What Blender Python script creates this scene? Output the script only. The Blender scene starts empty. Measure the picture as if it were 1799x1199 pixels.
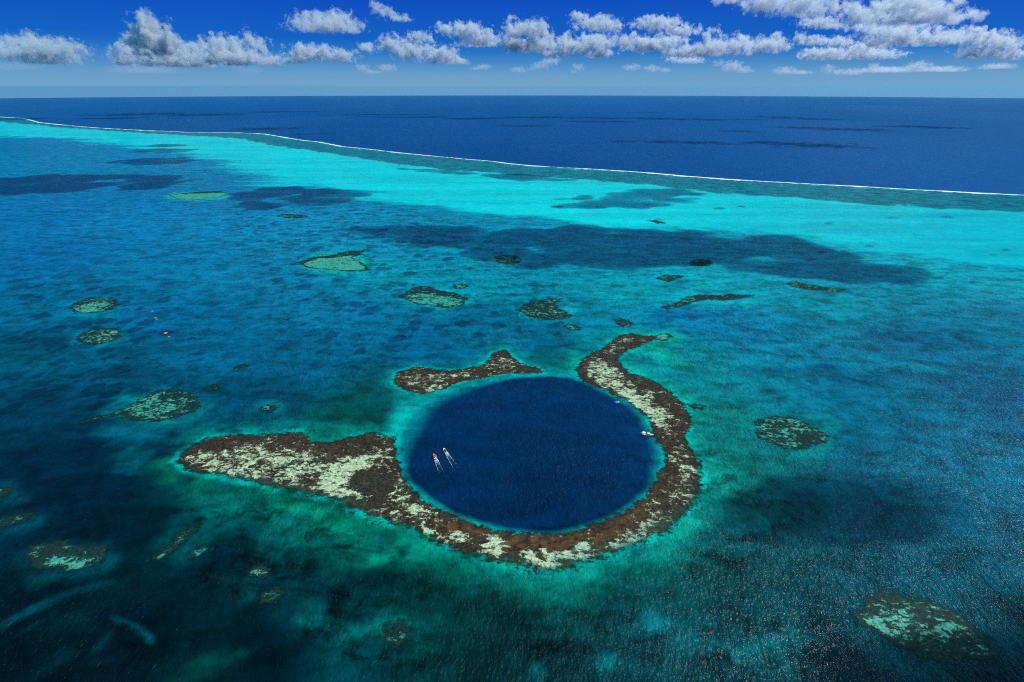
import bpy, bmesh, math, random
import numpy as np
from mathutils import Vector, Matrix

SC = bpy.context.scene
COL = SC.collection
random.seed(7)
R_ = math.radians

# ------------------------------------------------------------------ camera
CAM_H = 360.0
FPX, PW, PH = 950.0, 1799.0, 1199.0          # focal length and size of the photograph in pixels
PITCH = R_(25.2)
EARTH = 4.0e6                                 # radius of the curved sea
cam_d = bpy.data.cameras.new('camera')
cam = bpy.data.objects.new('camera', cam_d); COL.objects.link(cam)
cam.location = (0, 0, CAM_H)
cam.rotation_euler = (math.pi/2 - PITCH, 0, 0)
cam_d.sensor_width = 36.0
cam_d.lens = FPX/PW*36.0
cam_d.clip_start = 1.0
cam_d.clip_end = 300000.0
SC.camera = cam

# ------------------------------------------------------------------ sun, sky, exposure
SUN_EL, SUN_AZ = R_(52), R_(72)               # azimuth measured from straight ahead (+Y) to the right (+X)
SUN_DIR = Vector((math.sin(SUN_AZ)*math.cos(SUN_EL), math.cos(SUN_AZ)*math.cos(SUN_EL), math.sin(SUN_EL)))
sd_ = bpy.data.lights.new('sun', 'SUN'); sd_.energy = 4.2; sd_.angle = R_(0.5); sd_.color = (1.0, 0.97, 0.92)
sun = bpy.data.objects.new('sun', sd_); COL.objects.link(sun)
sun.rotation_euler = (-SUN_DIR).to_track_quat('-Z', 'Y').to_euler()
sun.location = (0, 0, 3000)

W = bpy.data.worlds.new('World'); SC.world = W; W.use_nodes = True
wn, wl = W.node_tree.nodes, W.node_tree.links
for n in list(wn): wn.remove(n)
wo = wn.new('ShaderNodeOutputWorld'); wb = wn.new('ShaderNodeBackground'); wb.inputs['Strength'].default_value = 0.1
sky = wn.new('ShaderNodeTexSky'); sky.sky_type = 'NISHITA'; sky.sun_disc = False
sky.sun_elevation = SUN_EL; sky.sun_rotation = SUN_AZ
sky.altitude = 300; sky.air_density = 1.0; sky.dust_density = 0.6; sky.ozone_density = 3.0
# deep tropical colour grade of the sky: blue overhead, grey-blue air at the horizon
tc = wn.new('ShaderNodeTexCoord'); sx = wn.new('ShaderNodeSeparateXYZ'); wl.new(tc.outputs['Generated'], sx.inputs[0])
ramp = wn.new('ShaderNodeValToRGB')
mr = wn.new('ShaderNodeMapRange'); mr.inputs[1].default_value = -0.02; mr.inputs[2].default_value = 0.42
wl.new(sx.outputs[2], mr.inputs[0]); wl.new(mr.outputs[0], ramp.inputs[0])
cr = ramp.color_ramp
stops = [(0.00, (0.125, 0.265, 0.43)), (0.045, (0.125, 0.275, 0.44)), (0.085, (0.10, 0.25, 0.43)), (0.125, (0.045, 0.185, 0.42)), (0.16, (0.010, 0.125, 0.41)),
         (0.20, (0.001, 0.086, 0.40)), (0.33, (0.001, 0.052, 0.385)), (0.44, (0.001, 0.055, 0.38)), (0.62, (0.004, 0.13, 0.36)), (1.0, (0.012, 0.27, 0.42))]
while len(cr.elements) < len(stops): cr.elements.new(0.5)
for e, (p, c) in zip(cr.elements, stops): e.position = p; e.color = (*c, 1)
SKYMUL = 11.0
sm = wn.new('ShaderNodeMix'); sm.data_type = 'RGBA'; sm.blend_type = 'MIX'
sc_ = wn.new('ShaderNodeVectorMath'); sc_.operation = 'SCALE'; sc_.inputs['Scale'].default_value = SKYMUL
wl.new(ramp.outputs[0], sc_.inputs[0])
sm.inputs[0].default_value = 0.99
wl.new(sky.outputs[0], sm.inputs[6]); wl.new(sc_.outputs[0], sm.inputs[7])
wl.new(sm.outputs[2], wb.inputs['Color']); wl.new(wb.outputs[0], wo.inputs['Surface'])

SC.view_settings.view_transform = 'Standard'
SC.view_settings.look = 'None'
SC.view_settings.exposure = 0.3
SC.view_settings.gamma = 1.0
SC.render.engine = 'CYCLES'
cy = SC.cycles
cy.max_bounces = 12; cy.volume_bounces = 4; cy.transparent_max_bounces = 24
cy.diffuse_bounces = 2; cy.glossy_bounces = 2; cy.transmission_bounces = 4
cy.caustics_reflective = False; cy.caustics_refractive = False
cy.sample_clamp_direct = 4.0; cy.sample_clamp_indirect = 4.0
cy.use_denoising = False
cy.use_adaptive_sampling = False
cy.filter_width = 1.1

# ------------------------------------------------------------------ helpers
def lin(c):
    c = np.asarray(c, float)/255.0
    return np.where(c <= 0.04045, c/12.92, ((c+0.055)/1.055)**2.4)

def sea_z(x, y):
    return -(x*x + y*y)/(2*EARTH)

cp_, sp_ = math.cos(PITCH), math.sin(PITCH)
def ray(px, py):
    u = (np.asarray(px, float)-PW/2)/FPX; v = (PH/2-np.asarray(py, float))/FPX
    return u, cp_ + v*sp_, -sp_ + v*cp_
def ground(px, py):
    """point of the sea surface seen at a pixel of the photograph"""
    dx, dy, dz = ray(px, py)
    A = (dx*dx+dy*dy)/(2*EARTH)
    disc = dz*dz - 4*A*CAM_H
    disc = np.maximum(disc, 0)
    t = (2*CAM_H)/(-dz + np.sqrt(disc))
    return t*dx, t*dy
def gp(pts):
    a = np.array(pts, float); x, y = ground(a[:, 0], a[:, 1])
    return np.stack([x, y], 1)
def G(px, py):
    x, y = ground(px, py); x = float(x); y = float(y)
    return Vector((x, y, sea_z(x, y)))
def ell(cx, cy_, rx, ry, rot=0, n=22):
    a = np.linspace(0, 2*math.pi, n, endpoint=False)
    ex, ey = rx*np.cos(a), ry*np.sin(a); c, s = math.cos(R_(rot)), math.sin(R_(rot))
    return [(cx+c*p-s*q, cy_+s*p+c*q) for p, q in zip(ex, ey)]

def _hash(ix, iy, seed):
    h = (ix.astype(np.int64)*374761393 + iy.astype(np.int64)*668265263 + seed*1442695041) & 0xFFFFFFFF
    h = ((h ^ (h >> 13))*1274126177) & 0xFFFFFFFF
    h = (h ^ (h >> 16)) & 0xFFFFFFFF
    return h/4294967295.0
def vnoise(x, y, seed=0):
    ix, iy = np.floor(x), np.floor(y); fx, fy = x-ix, y-iy
    fx = fx*fx*fx*(fx*(fx*6-15)+10); fy = fy*fy*fy*(fy*(fy*6-15)+10)
    a = _hash(ix, iy, seed); b = _hash(ix+1, iy, seed); c = _hash(ix, iy+1, seed); d = _hash(ix+1, iy+1, seed)
    return (a*(1-fx)+b*fx)*(1-fy) + (c*(1-fx)+d*fx)*fy
def fbm(x, y, octv=4, seed=0, gain=0.5):
    s = np.zeros_like(x, float); a, t = 1.0, 0.0
    for o in range(octv):
        s += a*vnoise(x*(2.03**o)+17.3*o, y*(2.03**o)-9.1*o, seed+o); t += a; a *= gain
    return s/t
def sstep(a, b, x):
    t = np.clip((x-a)/(b-a), 0, 1); return t*t*(3-2*t)
def sdist(x, y, poly):
    """signed distance to a closed polygon, negative inside"""
    P = np.asarray(poly, float); Q = np.roll(P, -1, 0)
    d2 = np.full(x.shape, 1e18); ins = np.zeros(x.shape, bool)
    for (ax, ay), (bx, by) in zip(P, Q):
        ex, ey = bx-ax, by-ay; L = ex*ex+ey*ey+1e-12
        t = np.clip(((x-ax)*ex+(y-ay)*ey)/L, 0, 1)
        d2 = np.minimum(d2, (x-ax-t*ex)**2+(y-ay-t*ey)**2)
        c = (ay > y) != (by > y)
        if ey != 0: ins ^= c & (x < ex*(y-ay)/ey+ax)
    d = np.sqrt(d2)
    return np.where(ins, -d, d)
def ldist(x, y, line):
    P = np.asarray(line, float); d2 = np.full(x.shape, 1e18)
    for (ax, ay), (bx, by) in zip(P[:-1], P[1:]):
        ex, ey = bx-ax, by-ay; L = ex*ex+ey*ey+1e-12
        t = np.clip(((x-ax)*ex+(y-ay)*ey)/L, 0, 1)
        d2 = np.minimum(d2, (x-ax-t*ex)**2+(y-ay-t*ey)**2)
    return np.sqrt(d2)

def new_mesh(name, co, faces, mat=None, parent=None, smooth=True, attrs=None):
    """one mesh object from arrays; faces: (n,4) or (n,3) array or list"""
    me = bpy.data.meshes.new(name)
    co = np.asarray(co, np.float32)
    f = np.asarray(faces, np.int32)
    k = f.shape[1]
    me.vertices.add(len(co)); me.vertices.foreach_set('co', co.ravel())
    me.loops.add(f.size); me.loops.foreach_set('vertex_index', f.ravel())
    me.polygons.add(len(f)); me.polygons.foreach_set('loop_start', np.arange(0, f.size, k, dtype=np.int32))
    me.polygons.foreach_set('use_smooth', np.full(len(f), smooth))
    me.update(calc_edges=True)
    for nm, a in (attrs or {}).items():
        a = np.asarray(a, np.float32)
        if a.ndim == 2:
            at = me.attributes.new(nm, 'FLOAT_COLOR', 'POINT')
            at.data.foreach_set('color', np.concatenate([a, np.ones((len(a), 1), np.float32)], 1).ravel())
        else:
            at = me.attributes.new(nm, 'FLOAT', 'POINT'); at.data.foreach_set('value', a)
    if mat: me.materials.append(mat)
    o = bpy.data.objects.new(name, me); COL.objects.link(o)
    if parent: o.parent = parent
    return o
def tag(o, label=None, cat=None, group=None, kind=None):
    if label: o['label'] = label
    if cat: o['category'] = cat
    if group: o['group'] = group
    if kind: o['kind'] = kind
    return o

class NT:
    """small node-building helper"""
    def __init__(s, name):
        s.m = bpy.data.materials.new(name); s.m.use_nodes = True
        s.t = s.m.node_tree; s.t.nodes.clear()
        s.out = s.t.nodes.new('ShaderNodeOutputMaterial')
    def n(s, typ, **kw):
        nd = s.t.nodes.new('ShaderNode'+typ)
        for k, v in kw.items(): setattr(nd, k, v)
        return nd
    def put(s, sock, v):
        if hasattr(v, 'is_output'): s.t.links.new(v, sock)
        elif isinstance(v, (tuple, list)) and len(v) == 3 and sock.type == 'RGBA': sock.default_value = (*v, 1)
        else: sock.default_value = v
    def math(s, op, a, b=None, c=None, clamp=False):
        nd = s.n('Math', operation=op, use_clamp=clamp)
        for i, v in enumerate((a, b, c)):
            if v is not None: s.put(nd.inputs[i], v)
        return nd.outputs[0]
    def mapr(s, v, a, b, c=0.0, d=1.0, smooth=True):
        nd = s.n('MapRange'); nd.interpolation_type = 'SMOOTHSTEP' if smooth else 'LINEAR'
        for i, q in enumerate((v, a, b, c, d)): s.put(nd.inputs[i], q)
        return nd.outputs[0]
    def mix(s, f, a, b, blend='MIX'):
        nd = s.n('Mix', data_type='RGBA', blend_type=blend)
        s.put(nd.inputs[0], f); s.put(nd.inputs[6], a); s.put(nd.inputs[7], b)
        return nd.outputs[2]
    def attr(s, name, fac=True):
        nd = s.n('Attribute', attribute_name=name)
        return nd.outputs['Fac' if fac else 'Color']
    def mapping(s, v, rot=0, scale=(1, 1, 1), loc=(0, 0, 0)):
        nd = s.n('Mapping'); s.put(nd.inputs[0], v)
        nd.inputs['Rotation'].default_value = (0, 0, rot); nd.inputs['Scale'].default_value = scale; nd.inputs['Location'].default_value = loc
        return nd.outputs[0]
    def noise(s, v, scale, detail=3, rough=0.5, dist=0.0, dim='3D'):
        nd = s.n('TexNoise', noise_dimensions=dim); s.put(nd.inputs['Vector'], v)
        nd.inputs['Scale'].default_value = scale; nd.inputs['Detail'].default_value = detail
        nd.inputs['Roughness'].default_value = rough; nd.inputs['Distortion'].default_value = dist
        return nd.outputs[0]
    def pos(s):
        return s.n('NewGeometry').outputs['Position']

def plain(name, col, rough=0.4, spec=0.4, var=0.15, scale=2.0, metal=0.0):
    b = NT(name); P = b.n('BsdfPrincipled')
    v = b.noise(b.n('TexCoord').outputs['Object'], scale, 4)
    c = b.mix(b.mapr(v, 0.3, 0.7), tuple(q*(1-var) for q in col), tuple(min(1, q*(1+var)) for q in col))
    b.put(P.inputs['Base Color'], c); P.inputs['Roughness'].default_value = rough; P.inputs['Specular IOR Level'].default_value = spec
    P.inputs['Metallic'].default_value = metal
    b.t.links.new(P.outputs[0], b.out.inputs[0]); return b.m

# ------------------------------------------------------------------ outlines read off the photograph (pixels), laid on the sea
RING = [(312,808),(318,796),(335,785),(360,772),(385,766),(420,765),(455,766),(480,763),(505,759),(525,760),(540,770),(552,777),(575,779),(600,775),(615,768),(630,766),(645,763),(665,764),(685,766),(695,772),
 (697,790),(698,805),(700,818),(706,832),(716,848),(728,860),(745,875),(762,889),(785,901),(810,910),(840,921),(870,930),(895,935),(920,938),(950,940),(980,938),(1010,932),(1035,925),(1060,915),(1085,905),(1105,893),(1125,880),(1140,865),(1150,848),(1157,830),(1165,815),(1168,800),(1163,790),(1152,780),(1147,768),(1143,755),(1138,740),(1128,725),(1113,712),(1095,703),(1080,697),(1060,686),(1045,680),(1025,670),(1015,660),(1013,648),(1020,632),(1030,625),(1050,617),(1065,608),(1075,597),(1090,588),(1110,586),(1135,590),(1155,588),(1172,586),(1180,592),(1172,598),(1150,598),(1130,605),(1115,613),(1100,617),(1088,625),(1085,633),(1095,645),(1110,655),(1130,662),(1150,670),(1165,680),(1180,690),(1195,702),(1205,715),(1212,735),(1208,755),(1205,768),(1212,785),(1222,800),(1230,815),(1232,840),(1228,860),(1222,880),(1210,895),(1195,912),(1180,925),(1150,945),(1120,955),(1080,972),(1040,985),(1000,996),(960,1003),(925,1000),(890,992),(860,985),(830,975),(800,968),(770,955),(745,940),(720,925),(690,920),(660,910),(635,902),(610,890),(590,875),(560,870),(530,865),(500,858),(470,855),(440,848),(400,840),(360,833),(330,825)]
ISLET = [(690,668),(697,655),(715,648),(735,645),(760,648),(790,651),(810,650),(830,645),(850,640),(862,632),(862,622),(875,616),(888,615),(900,628),(912,638),(925,643),(945,647),(957,654),(945,657),(920,656),(900,657),(870,660),(850,664),(825,668),(800,674),(780,684),(760,690),(740,693),(715,687),(698,680)]
HOLE = [(700,800),(704,770),(716,745),(735,720),(762,700),(800,684),(850,671),(900,664),(950,660),(1000,663),(1040,676),(1080,697),(1115,714),(1135,735),(1147,762),(1160,792),(1160,815),(1152,845),(1138,866),(1112,888),(1080,907),(1035,925),(985,937),(945,939),(895,935),(840,921),(790,903),(750,880),(720,852),(706,830)]
FOAM = [(-200,196),(-60,203),(0,206),(40,208),(70,216),(100,219),(150,224),(200,227),(260,230),(330,233),(420,234),(465,236),(500,242),(530,247),(560,250),(600,258),(640,262),(700,269),(780,277),(860,284),(920,291),(1000,296),(1070,300),(1130,304),(1200,310),(1290,317),(1400,323),(1500,328),(1600,334),(1700,339),(1799,344),(1950,352),(2150,363)]
BAND_LOW = [(2150,392),(1950,382),(1799,372),(1650,366),(1540,360),(1450,352),(1380,345),(1330,342),(1260,338),(1200,331),(1150,325),(1080,321),(1000,316),(950,312),(900,307),(850,303),(800,300),(720,291),(640,280),(590,271),(540,263),(480,256),(430,245),(330,238),(250,234),(100,224),(0,214),(-60,210),(-200,203)]
FLAT_LOW = [(2150,500),(1950,480),(1799,467),(1700,462),(1640,456),(1600,450),(1560,445),(1500,438),(1440,424),(1380,412),(1300,406),(1200,402),(1100,403),(1060,400),(1000,390),(950,384),(900,381),(860,377),(810,370),(760,362),(700,352),(650,344),(600,334),(570,331),(520,325),(480,318),(450,308),(420,298),(380,284),(350,272),(300,266),(235,260),(180,251),(130,245),(80,241),(0,240),(-60,238),(-200,230)]

# ------------------------------------------------------------------ the sea: one sheet to the horizon, tinted by depth and bottom, plus painted corner vignette and far haze
LIT = np.array((1.33, 1.50, 1.68))            # light reaching a horizontal face, so tints read from the photograph become water colours
CTRL = [(0,270,0,105,165),(150,270,0,112,170),(300,268,0,118,175),(60,385,0,100,165),(250,385,0,112,175),(100,450,0,95,158),(300,450,0,106,162),(450,400,0,118,175),(600,390,0,122,172),(450,480,0,110,160),  # near corner tints hold vignette and steep-view darkening besides deep water
 (650,430,0,128,172),(700,480,0,130,165),(850,500,0,125,160),(600,550,0,102,152),(300,560,0,92,146),(100,540,0,90,134),(50,620,0,74,106),(200,640,0,76,112),(400,620,0,88,135),(560,640,0,86,130),(480,700,0,62,98),(650,700,0,70,78),(600,740,0,72,78),
 (200,740,0,48,78),(50,720,0,48,78),(80,800,0,36,63),(200,850,0,32,58),(30,870,0,36,58),(150,920,0,30,50),(250,930,0,33,52),(60,1050,0,21,36),(250,1100,0,19,33),(50,1180,0,13,25),(450,1100,0,27,43),(450,1180,0,25,42),(350,1020,0,33,48),
 (380,900,0,66,76),(480,930,0,72,82),(600,960,0,66,70),(560,1060,0,44,58),(720,990,0,50,54),(750,1080,0,43,48),(620,1130,0,56,70),(850,1080,0,56,60),(850,1170,0,34,43),(1000,1060,0,60,66),(1000,1170,0,38,48),(1150,1020,0,66,76),(1150,1150,0,56,70),(1250,980,0,63,73),(1300,1080,0,56,70),(1350,1180,0,48,62),(1450,1050,0,60,76),(1500,1180,0,33,48),(1700,1190,0,13,23),(1780,1100,0,25,40),(1790,960,0,80,112),(1650,1000,0,75,100),(1500,960,0,70,92),(1350,950,0,60,78),
 (1300,750,0,108,114),(1280,830,0,102,104),(1300,900,0,84,94),(1500,800,0,88,122),(1600,760,0,96,136),(1780,850,0,98,138),(1780,700,0,78,122),(1500,700,0,95,135),(1350,650,0,115,150),(1250,650,0,125,145),(1200,640,0,120,140),(1450,600,0,108,148),(1650,600,0,92,136),(1780,560,0,104,144),(1300,580,0,110,160),(1200,560,0,105,160),(1050,560,0,115,155),(950,590,0,92,132),(850,580,0,92,132),(750,600,0,88,138),(980,630,0,92,108),(1100,510,0,140,165),(1250,490,0,145,175),(1450,530,0,128,158),(1650,520,0,122,158),(1780,500,0,140,172),(1100,430,0,138,182),(1400,460,0,142,182),(900,430,0,130,178),(1620,480,0,150,182)]

class Field:
    """values on a set of points of the sea"""
    def __init__(s, x, y):
        s.x, s.y = x, y
        w1 = fbm(x/42, y/42, 4, 11)-0.5; w2 = fbm(x/42, y/42, 4, 23)-0.5
        s.n1, s.n2 = w1, w2
        far = np.hypot(x, y)
        s.far = far
    def warp(s, amp):
        return s.x+s.n1*amp*2, s.y+s.n2*amp*2
    def near(s, poly, margin):
        a = np.asarray(poly); x0, y0 = a.min(0)-margin; x1, y1 = a.max(0)+margin
        return np.nonzero((s.x > x0) & (s.x < x1) & (s.y > y0) & (s.y < y1))[0]
    def sd(s, poly, margin, amp=0.0):
        idx = s.near(poly, margin+amp*2); X, Y = s.warp(amp)
        return idx, sdist(X[idx], Y[idx], poly)
    def blend(s, col, idx, w, c):
        col[idx] += (np.asarray(c)-col[idx])*w[:, None]

def shep(x, y, pts, cols, p=3.0):
    def uv(x, y): return np.arctan2(x, y+60)*2.4, np.log(np.hypot(x, y)+60)*2.0
    U, V = uv(x, y); out = np.zeros((len(x), cols.shape[1])); ws = np.zeros(len(x))
    for (px, py), c in zip(pts, cols):
        u, v = uv(px, py)
        w = 1.0/((U-u)**2+(V-v)**2+0.004)**(p/2)
        out += w[:, None]*c; ws += w
    return out/ws[:, None]

def build_sea():
    # rings of the sheet: close together where the place is seen from near, wide apart far out
    ys = np.concatenate([np.arange(1330, 420, -2.2), np.arange(420, 200, -1.3), np.arange(200, 165, -0.8)])
    A = np.array([math.hypot(*map(float, ground(PW/2, q))) for q in ys])
    rr = np.concatenate([[1.0, 60, 110, 150], A[(A > 180) & (A < 50000)], [60000, 75000, 95000]])
    az = np.concatenate([np.arange(-180, -50, 4.0), np.arange(-50, 50, 0.125), np.arange(50, 180, 4.0)])
    az = np.radians(az)
    RR, AZ = np.meshgrid(rr, az, indexing='ij')
    x, y = (RR*np.sin(AZ)).ravel(), (RR*np.cos(AZ)).ravel()
    nr, na = RR.shape
    i = np.arange(nr-1)[:, None]*na; j = np.arange(na)[None, :]; j2 = (j+1) % na
    faces = np.stack([i+j, i+j2, i+na+j2, i+na+j], -1).reshape(-1, 4)[:, ::-1]
    F = Field(x, y)
    C = np.array(CTRL, float); dl = (C[:, 1] > 900) & (C[:, 0] < 520); C[dl, 2:] *= 0.72; dl = (C[:, 1] > 760) & (C[:, 1] <= 900) & (C[:, 0] < 280); C[dl, 2:] *= 0.86
    pts = gp(C[:, :2]); cols = lin(C[:, 2:]*np.array((1, 1.07, 1.0)))/LIT[None]
    X, Y = F.warp(10)
    col = shep(X, Y, pts, cols)
    mott = np.full(len(x), 0.70); patch = np.zeros(len(x)); chop = np.full(len(x), 1.2); ruff = np.full(len(x), 0.30)
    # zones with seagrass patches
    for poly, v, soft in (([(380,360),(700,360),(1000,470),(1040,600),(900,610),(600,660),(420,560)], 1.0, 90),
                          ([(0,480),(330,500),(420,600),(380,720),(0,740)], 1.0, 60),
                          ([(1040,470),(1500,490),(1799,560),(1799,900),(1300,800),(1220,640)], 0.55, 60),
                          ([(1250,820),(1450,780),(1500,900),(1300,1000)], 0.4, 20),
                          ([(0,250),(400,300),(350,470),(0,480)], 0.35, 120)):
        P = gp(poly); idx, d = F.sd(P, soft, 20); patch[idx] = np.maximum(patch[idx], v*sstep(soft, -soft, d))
    L = lambda *c: lin(c)/LIT
    def paint(poly, c, soft, amp=4, k=1.0, shift=0.0, world=False):
        P = poly if world else gp(poly); idx, d = F.sd(P, soft+abs(shift)+2, amp)
        F.blend(col, idx, k*sstep(soft, -soft, d-shift), L(*c)); return idx, d
    # dark grounds of grass and deeper water
    for (cx, cy_, rx, ry, c, k, so) in (
        (650,1010,62,38,(0,26,36),.85,16),(395,965,45,22,(0,26,40),.7,12),(640,730,55,26,(0,66,66),.6,18),(970,630,40,10,(0,72,84),.7,10),
        (520,1010,60,20,(0,30,42),.5,14),(330,1000,60,20,(0,32,48),.4,12),(1330,655,60,8,(0,85,125),.5,12),(1230,660,40,8,(0,95,115),.5,10),
        (300,585,25,8,(0,62,100),.6,10),(60,600,60,12,(0,50,80),.6,14),(110,605,45,14,(0,48,78),.6,10),(240,655,55,14,(0,46,76),.6,12),(560,595,60,14,(0,82,128),.5,18),
        (1440,650,50,10,(0,78,118),.6,14),(1520,665,70,12,(0,76,116),.6,16),(1560,600,90,10,(0,82,124),.5,20),(1350,690,22,9,(0,72,100),.6,8),
        (1285,870,30,14,(0,74,80),.5,10),(1300,1000,50,16,(0,48,60),.5,14),(1170,1060,60,22,(0,48,56),.5,16),(900,1120,90,30,(0,32,40),.6,18),(720,1120,40,25,(0,40,48),.4,16),
        (1500,1120,60,30,(0,40,56),.5,18),(1240,1130,26,18,(0,40,52),.4,12),(850,545,60,14,(0,86,126),.4,20),(960,610,70,12,(0,84,124),.5,18),(1230,550,80,8,(0,95,150),.5,18),
        (200,810,110,36,(0,30,54),.4,20),(110,880,90,30,(0,28,48),.4,20)):
        paint(ell(cx, cy_, rx, ry), c, so, 14, k)
    # pale sand showing through
    for (cx, cy_, rx, ry, rot, c, k, so) in (
        (230,790,42,10,-14,(0,80,105),.55,9),(215,812,30,12,-20,(0,64,88),.5,9),(560,910,60,14,18,(0,128,112),.6,9),(420,905,70,12,8,(0,100,100),.5,9),(500,935,50,14,10,(0,92,96),.5,10),
        (640,960,40,14,10,(0,112,102),.55,9),(700,965,40,12,14,(0,112,106),.5,9),(440,1020,24,18,0,(0,60,72),.5,9),(1145,1110,16,34,-8,(0,96,118),.6,9),(1068,1164,15,11,0,(0,84,100),.6,6),(947,1182,8,16,0,(0,84,100),.6,5),
        (1320,1130,42,18,-14,(0,86,104),.5,9),(1200,1170,20,26,-10,(0,90,108),.5,8),(1360,1165,30,16,0,(0,82,100),.45,8),(1250,1140,14,18,0,(0,84,100),.4,6),
        (600,1110,44,26,0,(0,76,84),.5,10),(694,1117,44,36,0,(0,86,92),.6,9),(560,1075,36,16,-10,(0,72,84),.5,9),(760,1120,40,14,0,(0,60,68),.4,9),(1000,1040,60,12,-6,(0,84,86),.5,9),(590,1040,26,12,10,(0,70,78),.4,8),
        (14,1098,26,7,-35,(0,60,82),.75,3),(52,1074,24,7,-32,(0,60,80),.75,3),(90,1058,26,6,-16,(0,52,72),.7,3),(130,1040,40,6,-14,(0,46,66),.6,4),(180,1025,30,6,-12,(0,44,64),.5,4),(56,1112,24,5,-55,(0,48,66),.65,3),(32,1140,14,6,-25,(0,48,66),.6,3),
        (212,1088,16,5,22,(0,56,74),.7,3),(240,1104,16,6,28,(0,60,78),.7,3),(265,1116,12,7,30,(0,66,84),.7,3),(180,1128,26,6,-50,(0,44,62),.6,4),(95,1160,18,9,0,(0,36,52),.6,5),(140,1082,18,9,10,(0,34,48),.5,5),(360,1180,36,16,0,(0,56,62),.5,9),
        (1430,910,46,8,22,(0,84,108),.5,9),(1400,880,20,10,30,(0,86,108),.45,7),(1300,840,34,7,24,(0,112,120),.5,7),(1600,640,80,5,12,(0,118,155),.45,14),(1680,650,40,6,20,(0,115,155),.5,10),(1480,600,60,5,14,(0,122,158),.45,14),
        (1450,745,40,6,20,(0,112,140),.4,9),(1320,905,50,7,20,(0,100,112),.45,9),(1360,925,40,6,25,(0,88,104),.4,8),(1560,820,70,12,8,(0,100,140),.4,16),(1650,900,80,14,14,(0,100,136),.4,16),
        (1010,600,30,5,-20,(0,120,140),.4,8),(1180,630,50,14,20,(0,140,145),.5,14),(880,600,60,4,0,(0,120,148),.4,10)):
        paint(ell(cx, cy_, rx, ry, rot), (0, c[1]*1.12, c[2]*1.02), so, 5 if so <= 6 else 30, min(0.97, k*1.6))
    # green belt of algae and rubble south of the big reef
    paint([(318,850),(420,858),(560,880),(640,920),(740,965),(760,1000),(690,985),(640,985),(560,960),(470,930),(380,900),(330,880)], (0,98,92), 16, 14, .5)
    paint([(1215,760),(1260,780),(1270,830),(1262,900),(1215,940),(1150,970),(1060,1005),(960,1030),(860,1015),(960,1003),(1120,955),(1195,912),(1228,860)], (0,124,122), 16, 9, .4)
    for poly, v, soft in (([(300,850),(560,880),(760,980),(800,1199),(560,1199),(380,1060),(280,930)], 1.25, 18), ([(1210,780),(1300,800),(1420,900),(1330,1010),(1080,1040),(1200,940)], 1.1, 16), ([(900,1040),(1500,1040),(1500,1220),(900,1220)], 1.1, 20), ([(0,1040),(300,1040),(300,1220),(0,1220)], 1.1, 20)):
        P = gp(poly); idx, d = F.sd(P, soft, 12); w = sstep(soft, -soft, d); mott[idx] = np.maximum(mott[idx], v*w)
    # fringes of pale sand round the reefs
    ringp, isl, hole = gp(RING), gp(ISLET), gp(HOLE)
    south = sstep(-40, 60, (ringp[:, 1].mean()-y))       # 1 towards the near side
    west = sstep(-40, -160, x-ringp[:, 0].mean())
    idx, d = F.sd(ringp, 60, 5)
    w = np.exp(-np.maximum(d, 0)/22.0)*np.clip(2.2*fbm(x[idx]/22, y[idx]/22, 4, 5)-0.52, 0.1, .95)*sstep(60, 10, d)
    cc = L(0,168,150)[None]*(1-south[idx][:, None]*west[idx][:, None]) + L(0,128,98)[None]*(south[idx]*west[idx])[:, None]
    col[idx] += (cc-col[idx])*np.clip(w*0.95, 0, 1)[:, None]
    idx, d = F.sd(ringp, 20, 2)
    w = sstep(10, 1, d)*np.clip(2.6*fbm(x[idx]/13, y[idx]/13, 4, 9)-0.75, 0.05, .85); F.blend(col, idx, w, L(0,172,166))
    idx, d = F.sd(isl, 50, 4)
    w = np.exp(-np.maximum(d, 0)/11.0)*sstep(45, 10, d)*0.8; F.blend(col, idx, w, L(0,158,160))
    w = sstep(7, 1, d)*0.75; F.blend(col, idx, w, L(0,182,176))
    # sandy saddle on the west side and north side of the hole
    paint([(690,735),(700,690),(760,688),(830,668),(950,655),(1015,650),(1040,676),(950,668),(850,678),(780,700),(740,725),(716,760),(706,800),(716,845),(700,830),(694,790),(686,755)], (0,150,156), 12, 4, .85)
    paint([(690,730),(720,715),(735,735),(716,800),(706,830),(697,790)], (0,172,165), 7, 5, .6)
    # the hole: a steep rim, then very deep water
    idx, d = F.sd(hole, 40, 3)
    hx, hy = hole.mean(0)
    wrim = 4.5+15*sstep(0, -150, x[idx]-hx)*sstep(-60, 40, y[idx]-hy)+4*sstep(40, 140, x[idx]-hx)*sstep(-120, -20, y[idx]-hy)
    w = sstep(4, -4, d); F.blend(col, idx, w, L(0,122,138))
    t = np.clip(-d/wrim, 0, 1.6)/1.6; t = t**0.75
    deep = L(0,46,92)[None]*sstep(-150, 150, y[idx]-hy)[:, None] + L(0,38,78)[None]*(1-sstep(-150, 150, y[idx]-hy)[:, None])
    deep = deep + (L(0,62,116)-deep)*(sstep(60, 160, x[idx]-hx)*0.55)[:, None]
    ww = (sstep(0.12, 1.0, t)*(d < 0))[:, None]; col[idx] += (deep-col[idx])*ww
    patch[idx] *= 1-sstep(4, -6, d); mott[idx] *= 1-0.5*sstep(-5, -30, d)
    chop[idx] = 1+0.25*sstep(-4, -30, d)
    # the sand flat behind the barrier reef
    foam, blow, flow = gp(FOAM), gp(BAND_LOW), gp(FLAT_LOW)
    big = fbm(x/160, y/160, 4, 31)-0.5
    flat = np.concatenate([foam, flow])
    idx = F.near(flat, 200)
    stk = fbm(x[idx]/520, y[idx]/75, 4, 63)-.5; lft = sstep(200, -900, x[idx])
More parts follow.
